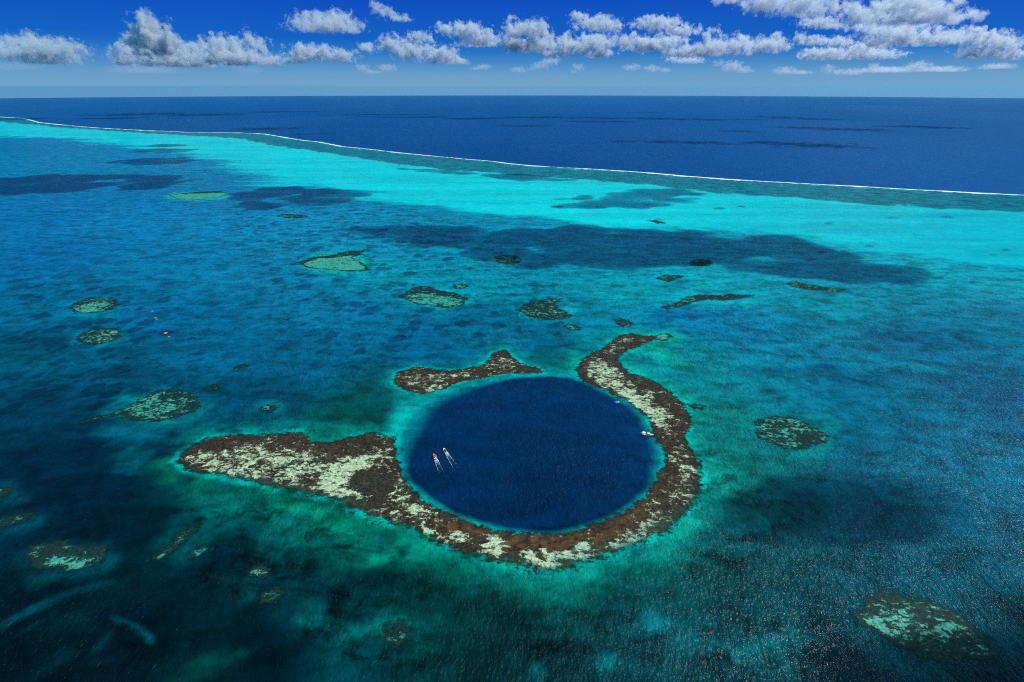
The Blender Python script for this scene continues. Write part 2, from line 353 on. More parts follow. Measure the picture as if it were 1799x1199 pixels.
    d = sdist(x[idx]+big[idx]*90, y[idx]+big[idx]*70+F.n2[idx]*30+stk*(120+420*lft), flat)
    w = sstep(34+60*lft, -34-60*lft, d); r = np.hypot(x[idx], y[idx])
    cc = L(0,204,217)[None]*np.ones((len(idx), 1)); rt = sstep(100, 1500, x[idx]/np.maximum(y[idx], 1)*1500)[:, None]
    cc = cc + (L(0,182,204)-cc)*rt
    cc *= (0.74+0.50*fbm(x[idx]/420, y[idx]/70, 5, 41))[:, None]
    col[idx] += (cc-col[idx])*w[:, None]; patch[idx] *= 1-w; mott[idx] = mott[idx]*(1-w)+0.20*w; chop[idx] *= 1-0.7*w
    # the barrier reef under its surf
    band = np.concatenate([foam, blow])
    idx = F.near(band, 150)
    d = sdist(x[idx]+big[idx]*60, y[idx]+big[idx]*70+F.n2[idx]*60, band)
    rim = sstep(70, 4, d)*sstep(-6, 10, d)                       # pale rubble along its lee
    F.blend(col, idx, rim*0.55, L(40,205,190))
    w = sstep(10, -16, d)
    cc = L(4,112,128)[None]*np.ones((len(idx), 1)); cc = cc*(0.75+0.5*fbm(x[idx]/30, y[idx]/55, 4, 47))[:, None]
    col[idx] += (cc-col[idx])*w[:, None]; mott[idx] = mott[idx]*(1-w)+0.8*w; patch[idx] = patch[idx]*(1-w)
    # ocean outside
    outer = np.concatenate([foam, [(60000, foam[-1, 1]), (60000, 120000), (-90000, 120000), (-90000, foam[0, 1]+3000)]])
    d = sdist(x, y, outer); w = sstep(5, -40, d)
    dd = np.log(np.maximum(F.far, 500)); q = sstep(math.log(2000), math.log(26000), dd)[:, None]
    ca = L(0,64,136)[None]*(1-q)+L(0,80,150)[None]*q  # far water paler: sky reflection and haze put into the tint
    east = sstep(-0.2, 0.8, x/np.maximum(y, 1))[:, None]
    ca = ca + (L(0,78,148)-ca)*east
    ca = ca*(0.86+0.28*fbm(x/900, y/2600, 4, 53))[:, None]
    col += (ca-col)*w[:, None]; patch *= 1-w; mott = mott*(1-w)+0.24*w; chop *= 1-0.6*w; ruff += 0.15*w
    # green-gold shoals: soft sand patches and dark coral heads far off
    for (cx, cy_, rx, ry, c, k, so) in ((345,345,58,8,(30,150,150),.6,14),(595,462,62,20,(10,160,155),.55,24),(892,458,30,12,(20,140,150),.7,14),(770,525,60,18,(0,160,165),.5,20),(960,545,58,20,(0,150,160),.4,18),
        (1240,530,95,14,(0,150,168),.5,20),(165,542,52,18,(0,110,130),.55,12),(172,596,50,16,(0,104,124),.5,12),(275,718,88,34,(0,112,122),.55,13),(230,760,60,14,(0,92,112),.5,12),(1392,765,80,38,(0,112,118),.55,10),
        (115,980,92,30,(0,62,78),.65,9),(20,918,48,18,(0,66,84),.6,8),(5,868,46,22,(0,66,82),.5,8),(312,955,40,26,(0,72,76),.5,9),(473,718,30,11,(0,104,118),.6,7),(512,381,44,8,(0,130,165),.5,16),(1640,1110,140,70,(0,78,90),.5,12),(1170,592,26,8,(0,150,140),.6,8)):
        paint(ell(cx, cy_, rx, ry), tuple(q*1.1 for q in c), so, 10, min(.95, k*1.4))
    for i in range(46):       # small coral heads scattered over the sand flat
        px_, py_ = random.choice([(random.uniform(700,1799), random.uniform(350,450)), (random.uniform(1300,1799), random.uniform(430,520)), (random.uniform(480,1100), random.uniform(400,520))])
        s = random.uniform(2.5, 7)
        paint(ell(px_, py_, s*1.6, s*0.36), (0,62,95), 5, 6, random.uniform(.35, .75))
    # wind-roughened water towards the near right
    for poly, k, soft in (([(1230,1030),(1400,930),(1600,830),(1799,700),(2300,650),(2300,1500),(1150,1500)], 1.25, 110), ([(1100,560),(1799,480),(2200,560),(2000,800),(1300,800)], 0.45, 120)):
        P = gp(poly); idx, d = F.sd(P, soft, 20); w = sstep(soft, -soft, d); chop[idx] += k*w; ruff[idx] -= 0.14*w*(k > .5)
    co = np.stack([x, y, sea_z(x, y)], 1)
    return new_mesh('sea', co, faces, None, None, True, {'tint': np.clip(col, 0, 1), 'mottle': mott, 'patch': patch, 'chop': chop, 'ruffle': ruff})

def sea_material():
    b = NT('sea_water'); p = b.pos()
    tint = b.attr('tint', False); mott = b.attr('mottle'); patch = b.attr('patch'); chop = b.attr('chop')
    flat = b.mapping(p, 0, (1, 1, 0))
    # bottom showing through: drifts of grass and sand
    n1 = b.noise(b.mapping(p, 0.35, (1, 1.9, 0)), 0.018, 7, 0.62, 0.6)
    n2 = b.noise(flat, 0.07, 6, 0.66, 0.4)
    m = b.math('ADD', b.math('MULTIPLY', n1, 0.58), b.math('MULTIPLY', n2, 0.42))
    g = b.mapr(m, 0.34, 0.66, 0.30, 1.75)
    g = b.math('ADD', b.math('MULTIPLY', b.math('SUBTRACT', g, 1.0), mott), 1.0)
    c = b.mix(1.0, tint, g, 'MULTIPLY')
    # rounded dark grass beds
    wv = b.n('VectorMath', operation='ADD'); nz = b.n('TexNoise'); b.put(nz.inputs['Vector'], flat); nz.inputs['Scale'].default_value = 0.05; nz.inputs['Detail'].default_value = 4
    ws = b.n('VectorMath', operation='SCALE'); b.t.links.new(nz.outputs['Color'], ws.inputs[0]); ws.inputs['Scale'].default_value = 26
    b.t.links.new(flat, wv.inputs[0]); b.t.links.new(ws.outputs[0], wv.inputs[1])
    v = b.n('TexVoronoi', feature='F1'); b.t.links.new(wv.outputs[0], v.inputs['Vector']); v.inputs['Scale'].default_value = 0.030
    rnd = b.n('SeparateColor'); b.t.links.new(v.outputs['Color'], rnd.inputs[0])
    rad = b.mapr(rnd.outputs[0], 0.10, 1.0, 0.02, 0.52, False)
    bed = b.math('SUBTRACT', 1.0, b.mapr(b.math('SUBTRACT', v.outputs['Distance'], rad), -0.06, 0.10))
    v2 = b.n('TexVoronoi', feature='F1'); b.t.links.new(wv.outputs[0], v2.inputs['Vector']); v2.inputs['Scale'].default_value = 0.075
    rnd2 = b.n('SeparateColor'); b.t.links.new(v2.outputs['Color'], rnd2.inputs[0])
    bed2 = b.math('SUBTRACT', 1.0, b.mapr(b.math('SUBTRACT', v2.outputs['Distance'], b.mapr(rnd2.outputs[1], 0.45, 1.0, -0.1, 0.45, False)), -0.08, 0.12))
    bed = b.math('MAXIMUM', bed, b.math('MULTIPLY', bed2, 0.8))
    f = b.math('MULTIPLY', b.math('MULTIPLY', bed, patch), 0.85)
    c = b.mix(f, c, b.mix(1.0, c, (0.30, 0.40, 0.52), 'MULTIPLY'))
    # waves: two trains crossing and small ripples
    w1 = b.noise(b.mapping(p, R_(32), (1, 0.5, 0)), 0.19, 2, 0.5, 0.3)
    rg = b.n('TexNoise', noise_type='RIDGED_MULTIFRACTAL'); b.put(rg.inputs['Vector'], b.mapping(p, R_(14), (0.45, 1, 0)))
    rg.inputs['Scale'].default_value = 0.21; rg.inputs['Detail'].default_value = 2; rg.inputs['Roughness'].default_value = 0.45; rg.inputs['Distortion'].default_value = 0.5
    w2 = b.noise(b.mapping(p, R_(-40), (1, 0.62, 0)), 0.42, 2, 0.55, 0.4)
    w3 = b.noise(flat, 1.0, 2, 0.6)
    h = b.math('ADD', b.math('ADD', b.math('MULTIPLY', w1, 1.15), b.math('MULTIPLY', rg.outputs[0], 0.26)), b.math('ADD', b.math('MULTIPLY', w2, 0.75), b.math('MULTIPLY', w3, 0.12)))
    gust = b.mapr(b.noise(flat, 0.006, 3), 0.3, 0.7, 0.6, 1.25)
    bp = b.n('Bump'); b.put(bp.inputs['Height'], b.math('MULTIPLY', b.math('MULTIPLY', h, gust), chop)); bp.inputs['Distance'].default_value = 1.35; bp.inputs['Strength'].default_value = 1.0
    P = b.n('BsdfPrincipled'); b.put(P.inputs['Base Color'], c)
    b.put(P.inputs['Roughness'], b.attr('ruffle')); P.inputs['IOR'].default_value = 1.333; b.put(P.inputs['Specular IOR Level'], b.mapr(b.attr('ruffle'), 0.16, 0.31, 0.16, 0.05, False))
    b.t.links.new(bp.outputs[0], P.inputs['Normal'])
    b.t.links.new(P.outputs[0], b.out.inputs[0])
    return b.m
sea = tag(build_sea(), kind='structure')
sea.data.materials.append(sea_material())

# ------------------------------------------------------------------ coral reefs: low mounds of coral heads just breaking the surface
def reef_material():
    b = NT('reef'); p = b.pos()
    sand = b.attr('sand'); green = b.attr('green'); rust = b.attr('rust')
    flat = b.mapping(p, R_(20), (0.72, 1.1, 0))
    n1 = b.noise(flat, 0.21, 6, 0.70, 0.6); n2 = b.noise(flat, 0.055, 4, 0.6, 0.4)
    n3 = b.noise(p, 1.0, 3, 0.7)
    n = b.math('ADD', b.math('ADD', b.math('MULTIPLY', n1, 0.54), b.math('MULTIPLY', n2, 0.26)), b.math('MULTIPLY', n3, 0.20))
    # sand lies where the noise is under the local share of sand
    e = b.math('SUBTRACT', b.mapr(sand, 0.0, 1.0, 0.35, 0.605, False), n)
    f = b.mapr(e, -0.016, 0.030); half = b.mapr(e, -0.070, 0.0)
    cn = b.noise(p, 0.35, 5, 0.7)
    coral = b.mix(b.mapr(cn, 0.36, 0.66), (0.0075, 0.0065, 0.006), (0.042, 0.031, 0.021))
    coral = b.mix(b.mapr(b.noise(p, 0.09, 6, 0.7), 0.50, 0.68, 0.0, 0.45), coral, (0.085, 0.072, 0.034))
    coral = b.mix(b.math('MULTIPLY', rust, b.mapr(b.noise(p, 0.12, 5, 0.65), 0.38, 0.66)), coral, (0.13, 0.052, 0.018))
    coral = b.mix(b.math('MULTIPLY', half, b.mapr(b.attr('deep'), 0.0, 0.62, 0.34, 0.05, False)), coral, b.mix(b.mapr(b.noise(p, 0.06, 4, 0.6), 0.4, 0.6), (0.075, 0.054, 0.030), (0.070, 0.076, 0.034)))
    coral = b.mix(b.math('MULTIPLY', green, b.mapr(b.noise(p, 0.22, 4, 0.6), 0.35, 0.65, 0.12, 0.62)), coral, (0.006, 0.12, 0.085))
    sn = b.noise(p, 0.28, 5, 0.65)
    coral = b.mix(b.mapr(b.attr('deep'), 0.0, 0.55, 0.0, 0.85, False), coral, b.mix(b.mapr(cn, 0.36, 0.66), (0.006, 0.010, 0.010), (0.020, 0.036, 0.032)))
    sandc = b.mix(b.mapr(sn, 0.3, 0.7), (0.20, 0.25, 0.13), (0.50, 0.60, 0.41))
    sandg = b.mix(b.mapr(sn, 0.3, 0.7), (0.010, 0.19, 0.15), (0.07, 0.42, 0.32))
    sc = b.mix(green, sandc, sandg)
    sc = b.mix(b.attr('veil'), sc, (0.10, 0.15, 0.10))
    c = b.mix(f, coral, sc)
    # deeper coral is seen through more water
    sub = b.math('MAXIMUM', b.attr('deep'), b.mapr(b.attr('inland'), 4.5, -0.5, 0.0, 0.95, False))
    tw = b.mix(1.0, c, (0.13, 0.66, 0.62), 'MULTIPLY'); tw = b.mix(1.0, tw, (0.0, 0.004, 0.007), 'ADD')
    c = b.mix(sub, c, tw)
    w = b.noise(b.mapping(p, R_(32), (1, 0.35, 0)), 0.3, 3, 0.6)
    bp = b.n('Bump'); b.put(bp.inputs['Height'], b.math('ADD', b.math('MULTIPLY', n3, 0.5), b.math('MULTIPLY', w, 0.6))); bp.inputs['Distance'].default_value = 1.0; bp.inputs['Strength'].default_value = 0.7
    P = b.n('BsdfPrincipled'); b.put(P.inputs['Base Color'], c); P.inputs['Roughness'].default_value = 0.5; P.inputs['Specular IOR Level'].default_value = 0.03
    b.t.links.new(bp.outputs[0], P.inputs['Normal'])
    # the rim breaks up into single coral heads with open water between
    ed = b.math('ADD', b.math('MULTIPLY', b.attr('inland'), b.math('SUBTRACT', b.mapr(b.attr('deep'), 0.0, 0.62, 0.15, 0.10, False), b.math('MULTIPLY', b.attr('fade'), 0.085))), b.math('MULTIPLY', b.math('SUBTRACT', n, 0.5), 5.0))
    tr = b.n('BsdfTransparent'); ms = b.n('MixShader'); b.put(ms.inputs[0], b.mapr(ed, -0.30, 0.42))
    b.t.links.new(tr.outputs[0], ms.inputs[1]); b.t.links.new(P.outputs[0], ms.inputs[2])
    b.t.links.new(ms.outputs[0], b.out.inputs[0])
    return b.m
REEF_M = reef_material()

def reef(name, label, polys, res, zones=(), rag=5.0, base=(0.25, 0.0, 0.0), edge=7.0, top=0.45, group='coral reefs of the lagoon', seed=0, cat='reef', parent=None, deep=0.0, zs=1.0):
    """one reef: polys are outlines in photo pixels, zones = (outline, attribute, value, softness)"""
    PP = [gp(p) for p in polys]; allp = np.concatenate(PP); m = rag*1.5+9
    x0, y0 = allp.min(0)-m; x1, y1 = allp.max(0)+m
    nx, ny = int((x1-x0)/res)+2, int((y1-y0)/res)+2
    X, Y = np.meshgrid(x0+np.arange(nx)*res, y0+np.arange(ny)*res, indexing='ij')
    X = X.ravel(); Y = Y.ravel()
    jx = X+(_hash(np.arange(X.size), np.zeros(X.size), 3+seed)-.5)*res*.6; jy = Y+(_hash(np.arange(X.size), np.ones(X.size), 5+seed)-.5)*res*.6
    X, Y = jx, jy
    wx = X+(fbm(X/14, Y/14, 4, 61+seed)-.5)*rag*1.4; wy = Y+(fbm(X/14, Y/14, 4, 67+seed)-.5)*rag*1.4
    s = np.full(X.shape, 1e9)
    for P in PP: s = np.minimum(s, sdist(wx, wy, P))
    fine = fbm(X/3.1, Y/3.1, 3, 71+seed)-.5
    s2 = s+fine*rag*0.9
    heads = fbm(X/2.3, Y/2.3, 3, 77+seed); lump = fbm(X/17, Y/17, 3, 79+seed)
    h = 0.07 + top*sstep(0, -edge, s2)*(0.35*lump+1.15*np.maximum(heads-.42, -.2))
    h = np.maximum(h, 0.06)
    tone = fbm(X/9, Y/9, 3, 97+seed)-.5
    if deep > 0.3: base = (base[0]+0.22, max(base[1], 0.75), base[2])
    at = {'sand': np.full(X.size, float(base[0])), 'green': np.full(X.size, float(base[1])), 'rust': np.full(X.size, float(base[2])), 'veil': np.zeros(X.size), 'deep': np.full(X.size, float(deep)), 'inland': -s2, 'fade': np.zeros(X.size)}
    zx, zy = X+(fbm(X/12, Y/12, 4, 83+seed)-.5)*22*zs, Y+(fbm(X/12, Y/12, 4, 89+seed)-.5)*22*zs
    for poly, key, val, soft in zones:
        w = sstep(soft*1.6, -soft*1.6, sdist(zx, zy, gp(poly))); at[key] = at[key]*(1-w)+val*w
    rimw = sstep(-4.5, 0, s2); at['sand'] = at['sand']*(1-0.45*rimw)      # living coral along the drop
    at['sand'] = np.clip(at['sand']+tone*0.25*(at['sand'] > .1), 0, 1)
    ok = s2 < 5.0+6.0*at['fade']
    idx = np.arange(nx*ny).reshape(nx, ny)
    q = np.stack([idx[:-1, :-1], idx[1:, :-1], idx[1:, 1:], idx[:-1, 1:]], -1).reshape(-1, 4)
    q = q[ok[q].all(1)]
    used = np.unique(q); rem = np.full(nx*ny, -1); rem[used] = np.arange(len(used)); q = rem[q]
    Z = sea_z(X, Y)+h; c = np.array([X[used].mean(), Y[used].mean(), 0.0]); c[2] = sea_z(c[0], c[1])
    co = np.stack([X[used], Y[used], Z[used]], 1)-c
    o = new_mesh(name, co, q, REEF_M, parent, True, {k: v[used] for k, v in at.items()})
    o.location = c
    return tag(o, label, cat, group)

# the big broken ring and its lobe to the west
zr = [([(318,812),(345,797),(420,783),(500,788),(560,797),(620,802),(655,786),(688,784),(692,812),(660,825),(645,850),(640,880),(600,878),(560,862),(500,850),(440,842),(380,836),(335,826)], 'sand', .55, 5),
      ([(395,800),(470,790),(530,800),(560,822),(500,822),(430,815)], 'sand', .61, 5),
      ([(560,820),(620,812),(655,800),(672,800),(650,820),(625,838),(620,870),(590,872),(565,850)], 'sand', .75, 4),
      ([(330,826),(400,832),(470,843),(540,856),(600,872),(640,895),(640,905),(590,882),(530,870),(450,856),(360,838)], 'green', .45, 4),
      (ell(648,846,36,24), 'sand', .02, 4), (ell(648,846,34,22), 'green', .12, 4), (ell(660,836,22,10), 'rust', .15, 4),
      ([(684,826),(700,838),(720,868),(750,892),(780,912),(760,925),(720,905),(690,890),(676,870),(690,856)], 'sand', .55, 4),
      ([(600,880),(660,888),(700,905),(740,930),(720,925),(660,908),(620,898)], 'sand', .36, 4),
      ([(740,935),(790,932),(822,950),(812,962),(780,955)], 'sand', .62, 3),
      (ell(757,932,14,10), 'sand', .82, 3), (ell(812,948,22,12), 'sand', .6, 3), (ell(872,965,24,16), 'sand', .72, 3), (ell(958,980,36,13), 'sand', .82, 3), (ell(1022,972,24,13), 'sand', .70, 3),
      (ell(850,975,20,8), 'sand', .5, 3), (ell(1080,958,34,12,-14), 'sand', .60, 4), (ell(1130,935,44,18,-24), 'sand', .6, 4), (ell(1165,905,36,14,-40), 'sand', .5, 4), (ell(1120,932,34,12,-22), 'veil', .45, 5), (ell(1200,868,20,34), 'sand', .48, 4),
      ([(1030,965),(1090,950),(1150,920),(1190,895),(1215,895),(1170,935),(1100,965),(1040,984),(960,1002),(880,988),(880,980),(960,992)], 'green', .5, 5),
      ([(770,905),(850,932),(950,948),(1050,930),(1120,895),(1150,850),(1175,850),(1135,910),(1060,945),(960,965),(860,950),(780,925)], 'rust', .5, 5),
      (ell(930,952,50,10,-4), 'rust', 1.0, 4), (ell(1010,948,40,8,-10), 'rust', .95, 4), (ell(1095,915,26,8,-30), 'rust', .95, 4), (ell(830,930,50,10,16), 'rust', .9, 4),
      (ell(490,785,120,14), 'rust', .22, 10), ([(280,836),(400,846),(560,868),(640,890),(760,938),(850,968),(960,988),(1080,955),(1180,900),(1216,850),(1224,790),(1290,800),(1290,920),(1150,1000),(960,1040),(700,980),(500,900),(280,870)], 'fade', 1.0, 5),
      ([(1030,640),(1062,636),(1105,668),(1150,700),(1180,735),(1182,770),(1150,752),(1110,712),(1060,680),(1030,664)], 'sand', .58, 4),
      ([(1060,660),(1100,682),(1150,720),(1170,745),(1130,722),(1080,690)], 'sand', .68, 4),
      ([(1095,590),(1125,600),(1090,612),(1060,630),(1050,625)], 'sand', .36, 4), (ell(1165,593,18,7), 'green', .95, 3), (ell(1165,593,16,6), 'sand', .62, 3), (ell(1070,633,14,8), 'veil', .5, 4),
      ([(1176,780),(1215,800),(1224,840),(1205,880),(1195,850),(1185,810)], 'sand', .46, 4)]
ring = reef('coral_reef', 'huge brown coral reef curving round the dark blue hole, with a long left lobe', [RING], 0.85, zr, rag=6.0, base=(0.27, 0.0, 0.06), edge=9, group=None, seed=1)
islet = reef('coral_reef', 'brown fish shaped coral reef on the far left rim of the blue hole', [ISLET], 0.95,
     [(ell(745,672,36,12), 'sand', .5, 4), (ell(790,664,40,8,-6), 'sand', .46, 4), (ell(890,640,26,14,20), 'sand', .46, 4), (ell(885,645,22,9,20), 'veil', .5, 4), (ell(755,664,24,6), 'veil', .4, 3)],
     rag=3.6, base=(0.33, 0.0, 0.08), edge=6, group=None, seed=2)
def patch_reef(label, polys, res, zones=(), name='patch_reef', **kw):
    kw.setdefault('group', 'patch reefs scattered over the lagoon'); kw.setdefault('deep', 0.62)
    return reef(name, label, polys, res, zones, **kw)
patch_reef('lens shaped greenish patch reef, upper of two near the left edge', [ell(166,537,42,13,-6)], 1.5, [(ell(152,543,34,9,-6), 'sand', .62, 4), (ell(152,543,36,10), 'green', .75, 4)], rag=5, base=(.25,.35,0), seed=3)
patch_reef('lens shaped dark patch reef just below its paler twin near the left edge', [ell(175,591,39,13,-8)], 1.3, [(ell(170,592,30,9,-8), 'sand', .5, 4), (ell(165,598,30,8), 'green', .7, 4)], rag=5, base=(.28,.4,0), seed=4)
patch_reef('large dark patch reef with green speckled middle and thin tail, left of the hole',
     [[(222,715),(245,700),(270,688),(300,683),(330,687),(350,700),(352,714),(340,726),(310,735),(270,742),(235,738),(205,731),(190,734),(160,742),(140,744),(160,735),(190,727)]], 1.0,
     [(ell(268,717,42,16,-14), 'sand', .6, 4), (ell(270,720,56,18,-10), 'green', .85, 4), (ell(300,710,26,9), 'sand', .5, 4)], rag=6, base=(.2,.35,0), seed=5)
patch_reef('pale green far patch reef with a dark upper rim, largest left of centre', [[(524,462),(550,452),(590,447),(615,441),(640,441),(630,448),(618,452),(640,465),(650,474),(620,477),(580,474),(545,472)]], 2.0,
     [([(530,463),(560,455),(620,450),(645,470),(640,476),(570,474),(540,470)], 'sand', .78, 4), ([(520,460),(650,450),(660,480),(540,480)], 'green', .9, 4)], rag=6, base=(.1,.3,0), seed=6)
patch_reef('green patch reef with a thick dark upper edge, above and left of the hole', [[(702,522),(715,512),(735,503),(752,504),(775,511),(800,515),(822,524),(812,538),(790,542),(760,538),(730,534)]], 1.6,
     [([(705,524),(735,515),(770,520),(810,524),(815,538),(770,538),(730,534)], 'sand', .68, 4), ([(700,518),(820,518),(830,545),(700,545)], 'green', .92, 4)], rag=6, base=(.12,.3,0), seed=7)
patch_reef('dark brown patch reef shaped like a boot, straight above the islet at the hole', [[(907,545),(920,534),(945,528),(965,525),(990,526),(975,532),(978,540),(995,548),(1006,555),(990,561),(960,562),(930,557)]], 1.5,
     [(ell(955,550,32,6,8), 'sand', .46, 4), (ell(960,558,40,5,8), 'green', .6, 4)], rag=5, base=(.2,.15,0), seed=8)
patch_reef('long thin winding dark patch reef in the middle distance right of centre', [[(1160,541),(1185,533),(1205,522),(1230,518),(1260,519),(1290,518),(1325,519),(1300,526),(1270,528),(1240,527),(1215,532),(1195,539),(1175,545)]], 1.8, [(ell(1260,524,50,4), 'sand', .36, 4)], rag=5, base=(.22,.2,.05), seed=9)
patch_reef('thin dark far patch reef in two broken pieces under the right-hand cloud shadow', [[(1380,498),(1395,494),(1410,498),(1440,503),(1485,509),(1470,514),(1440,511),(1410,508),(1395,505)]], 2.2, rag=7, base=(.2,.35,0), seed=10)
patch_reef('oval patch reef, brown above and green below, right of the big ring reef', [[(1325,745),(1345,733),(1375,731),(1405,737),(1430,750),(1455,766),(1462,773),(1440,782),(1410,792),(1385,792),(1355,780),(1335,766)]], 0.95,
     [([(1330,755),(1360,765),(1400,755),(1450,770),(1440,785),(1400,795),(1350,780)], 'green', .9, 5), (ell(1390,768,30,10,20), 'sand', .52, 4), (ell(1420,775,26,12,20), 'sand', .3, 4)], rag=6, base=(.28,.15,.12), seed=11)
patch_reef('dark oval patch reef with green specks alone in deep water near the lower left corner', [[(40,978),(55,960),(85,953),(130,953),(175,958),(190,966),(180,985),(150,1000),(110,1004),(70,998)]], 0.75,
     [([(50,980),(120,975),(180,972),(150,1005),(80,1005)], 'green', .85, 4), (ell(125,985,42,12,-4), 'sand', .60, 4), (ell(105,966,40,7), 'sand', .25, 3)], rag=5.5, base=(.2,.25,0), seed=12, deep=0.5)
patch_reef('small dark patch reef cut by the left edge of the photo, slanting upward', [[(-40,928),(-10,912),(25,904),(55,899),(60,905),(35,916),(5,928),(-25,936)]], 0.8, rag=4.5, base=(.18,.35,0), seed=13)
patch_reef('dark patch reef mostly outside the left edge of the photo, above a slanting one', [[(-50,872),(-20,858),(10,856),(24,862),(10,872),(-15,882)]], 0.8, rag=4.5, base=(.2,.5,0), seed=14)
patch_reef('slender slanting patch reef south of the speckled lobe of the big reef', [[(262,984),(280,968),(295,950),(312,935),(335,925),(345,928),(332,942),(318,955),(305,970),(285,984)]], 0.75, [(ell(310,952,16,22,40), 'sand', .42, 4)], rag=5.5, base=(.28,.85,0), seed=15)
patch_reef('faint greenish patch reef beside the slender slanting one', [ell(350,970,16,9,-20)], 0.8, [(ell(350,970,14,8), 'sand', .5, 4)], rag=6, base=(.4,1,0), seed=16)
patch_reef('small round patch reef with a golden brown top in dark water below the big lobe', [ell(452,1005,21,13,-6)], 0.65, [(ell(455,1004,12,7), 'rust', .7, 3), (ell(452,1006,22,12), 'green', .6, 4)], rag=4.5, base=(.3,.6,.2), seed=17)
patch_reef('small faint patch reef directly below the golden brown one', [ell(476,1047,22,13,-20)], 0.7, [(ell(478,1045,16,8), 'sand', .46, 4)], rag=7, base=(.3,.9,0), seed=18)
patch_reef('round dark patch reef ringed by pale sand at the bottom edge left of centre', [[(668,1118),(680,1102),(700,1094),(720,1098),(722,1110),(712,1126),(702,1142),(690,1138),(676,1130)]], 0.6, [(ell(698,1120,20,18), 'green', .7, 4), (ell(692,1120,12,14), 'sand', .34, 4)], rag=5, base=(.2,.5,0), seed=19)
patch_reef('large dark rippled patch reef in the lower right corner under glittering waves', [[(1502,1080),(1520,1052),(1545,1040),(1575,1042),(1610,1050),(1650,1062),(1685,1082),(1710,1105),(1740,1130),(1762,1160),(1730,1165),(1700,1160),(1660,1165),(1620,1158),(1580,1135),(1540,1115),(1515,1098)]], 0.62,
     [(ell(1600,1105,70,24,30), 'sand', .50, 5), ([(1510,1085),(1560,1075),(1680,1110),(1740,1150),(1640,1165),(1560,1125)], 'green', .75, 5), (ell(1650,1090,34,10,34), 'sand', .66, 4), (ell(1570,1115,40,8,36), 'sand', .62, 4)], rag=6.5, base=(.16,.2,.05), seed=20, deep=0.4)
patch_reef('tiny dark patch reef with a pale collar between the tailed reef and the speckled lobe', [ell(473,717,17,6.5,-8)], 0.9, rag=3.5, base=(.25,.6,0), seed=21)
patch_reef('pale green sandy shoal with a dark rim below the left-hand turquoise flat', [[(295,343),(320,340),(350,337),(385,336),(400,340),(385,346),(350,351),(315,350)]], 3.0, [([(290,342),(400,339),(400,353),(300,353)], 'sand', .8, 5), ([(290,330),(410,330),(410,355),(290,355)], 'green', .9, 5)], rag=10, base=(.1,.5,0), seed=22)
patch_reef('small dark far patch reef inside a pale ring, left of centre below the flat', [ell(514,380,26,3.6,2)], 2.4, rag=6, base=(.2,.4,0), seed=23)
patch_reef('greenish far patch reef at the edge of the long cloud shadow in the centre', [[(868,452),(885,448),(905,450),(916,457),(912,464),(890,465),(875,461)]], 2.0, [(ell(895,458,22,7), 'sand', .55, 5)], rag=7, base=(.3,.9,0), seed=24)
patch_reef('small dark patch reef in pale water just below the cloud shadow right of centre', [[(1152,489),(1170,484),(1190,483),(1200,487),(1185,492),(1170,495)]], 2.0, rag=6, base=(.2,.4,0), seed=25)
patch_reef('short dark spur of coral beside the right arm of the big ring reef', [[(1206,710),(1220,709),(1240,714),(1236,720),(1220,719)]], 0.95, rag=3, base=(.2,.25,0), seed=26)
patch_reef('dark oval patch reef lying within the long cloud shadow right of centre', [ell(1232,462,21,6)], 2.0, rag=6, base=(.12,.3,0), seed=27)
patch_reef('tiny black patch reef on the turquoise sand flat right of centre', [[(1138,388),(1150,387),(1164,390),(1170,393),(1155,393)]], 2.4, rag=5, base=(.05,.1,0), seed=28)
patch_reef('small patch reef just below the boot shaped dark reef', [ell(1005,576,14,5,10)], 1.4, rag=4, base=(.25,.6,0), seed=29)
patch_reef('small greenish patch reef above the hooked tip of the big ring reef', [ell(1097,568,15,7,14)], 1.4, rag=5, base=(.3,.8,0), seed=30)
patch_reef('small dark patch reef right of the tailed reef, left of the hole', [ell(373,682,15,5,-10)], 1.0, rag=4, base=(.2,.6,0), seed=31)
patch_reef('thin dark slanting patch reef alone in open water above the tailed reef', [ell(424,645,16,4,-24)], 1.1, rag=4, base=(.2,.6,0), seed=32)
patch_reef('small green patch reef just above the one with a thick dark edge', [ell(808,503,13,4.5)], 1.7, rag=5, base=(.3,.7,0), seed=33)

# ------------------------------------------------------------------ surf along the outer edge of the barrier reef
def foam_material(name, cov, scale):
    b = NT(name); p = b.pos()
    n = b.noise(b.mapping(p, 0, (1, 1, 0)), scale, 5, 0.65); k = b.attr('cover')
    a = b.mapr(b.math('ADD', b.math('SUBTRACT', n, 0.5), b.math('MULTIPLY', b.math('SUBTRACT', k, 0.5), 0.7)), -0.06, 0.10)
    P = b.n('BsdfPrincipled'); P.inputs['Roughness'].default_value = 0.7; P.inputs['Specular IOR Level'].default_value = 0.1
    b.put(P.inputs['Base Color'], b.mix(n, (0.48, 0.62, 0.66), (0.76, 0.80, 0.80)))
    t = b.n('BsdfTransparent'); m = b.n('MixShader'); b.put(m.inputs[0], b.math('MULTIPLY', a, cov))
    b.t.links.new(t.outputs[0], m.inputs[1]); b.t.links.new(P.outputs[0], m.inputs[2]); b.t.links.new(m.outputs[0], b.out.inputs[0])
    return b.m

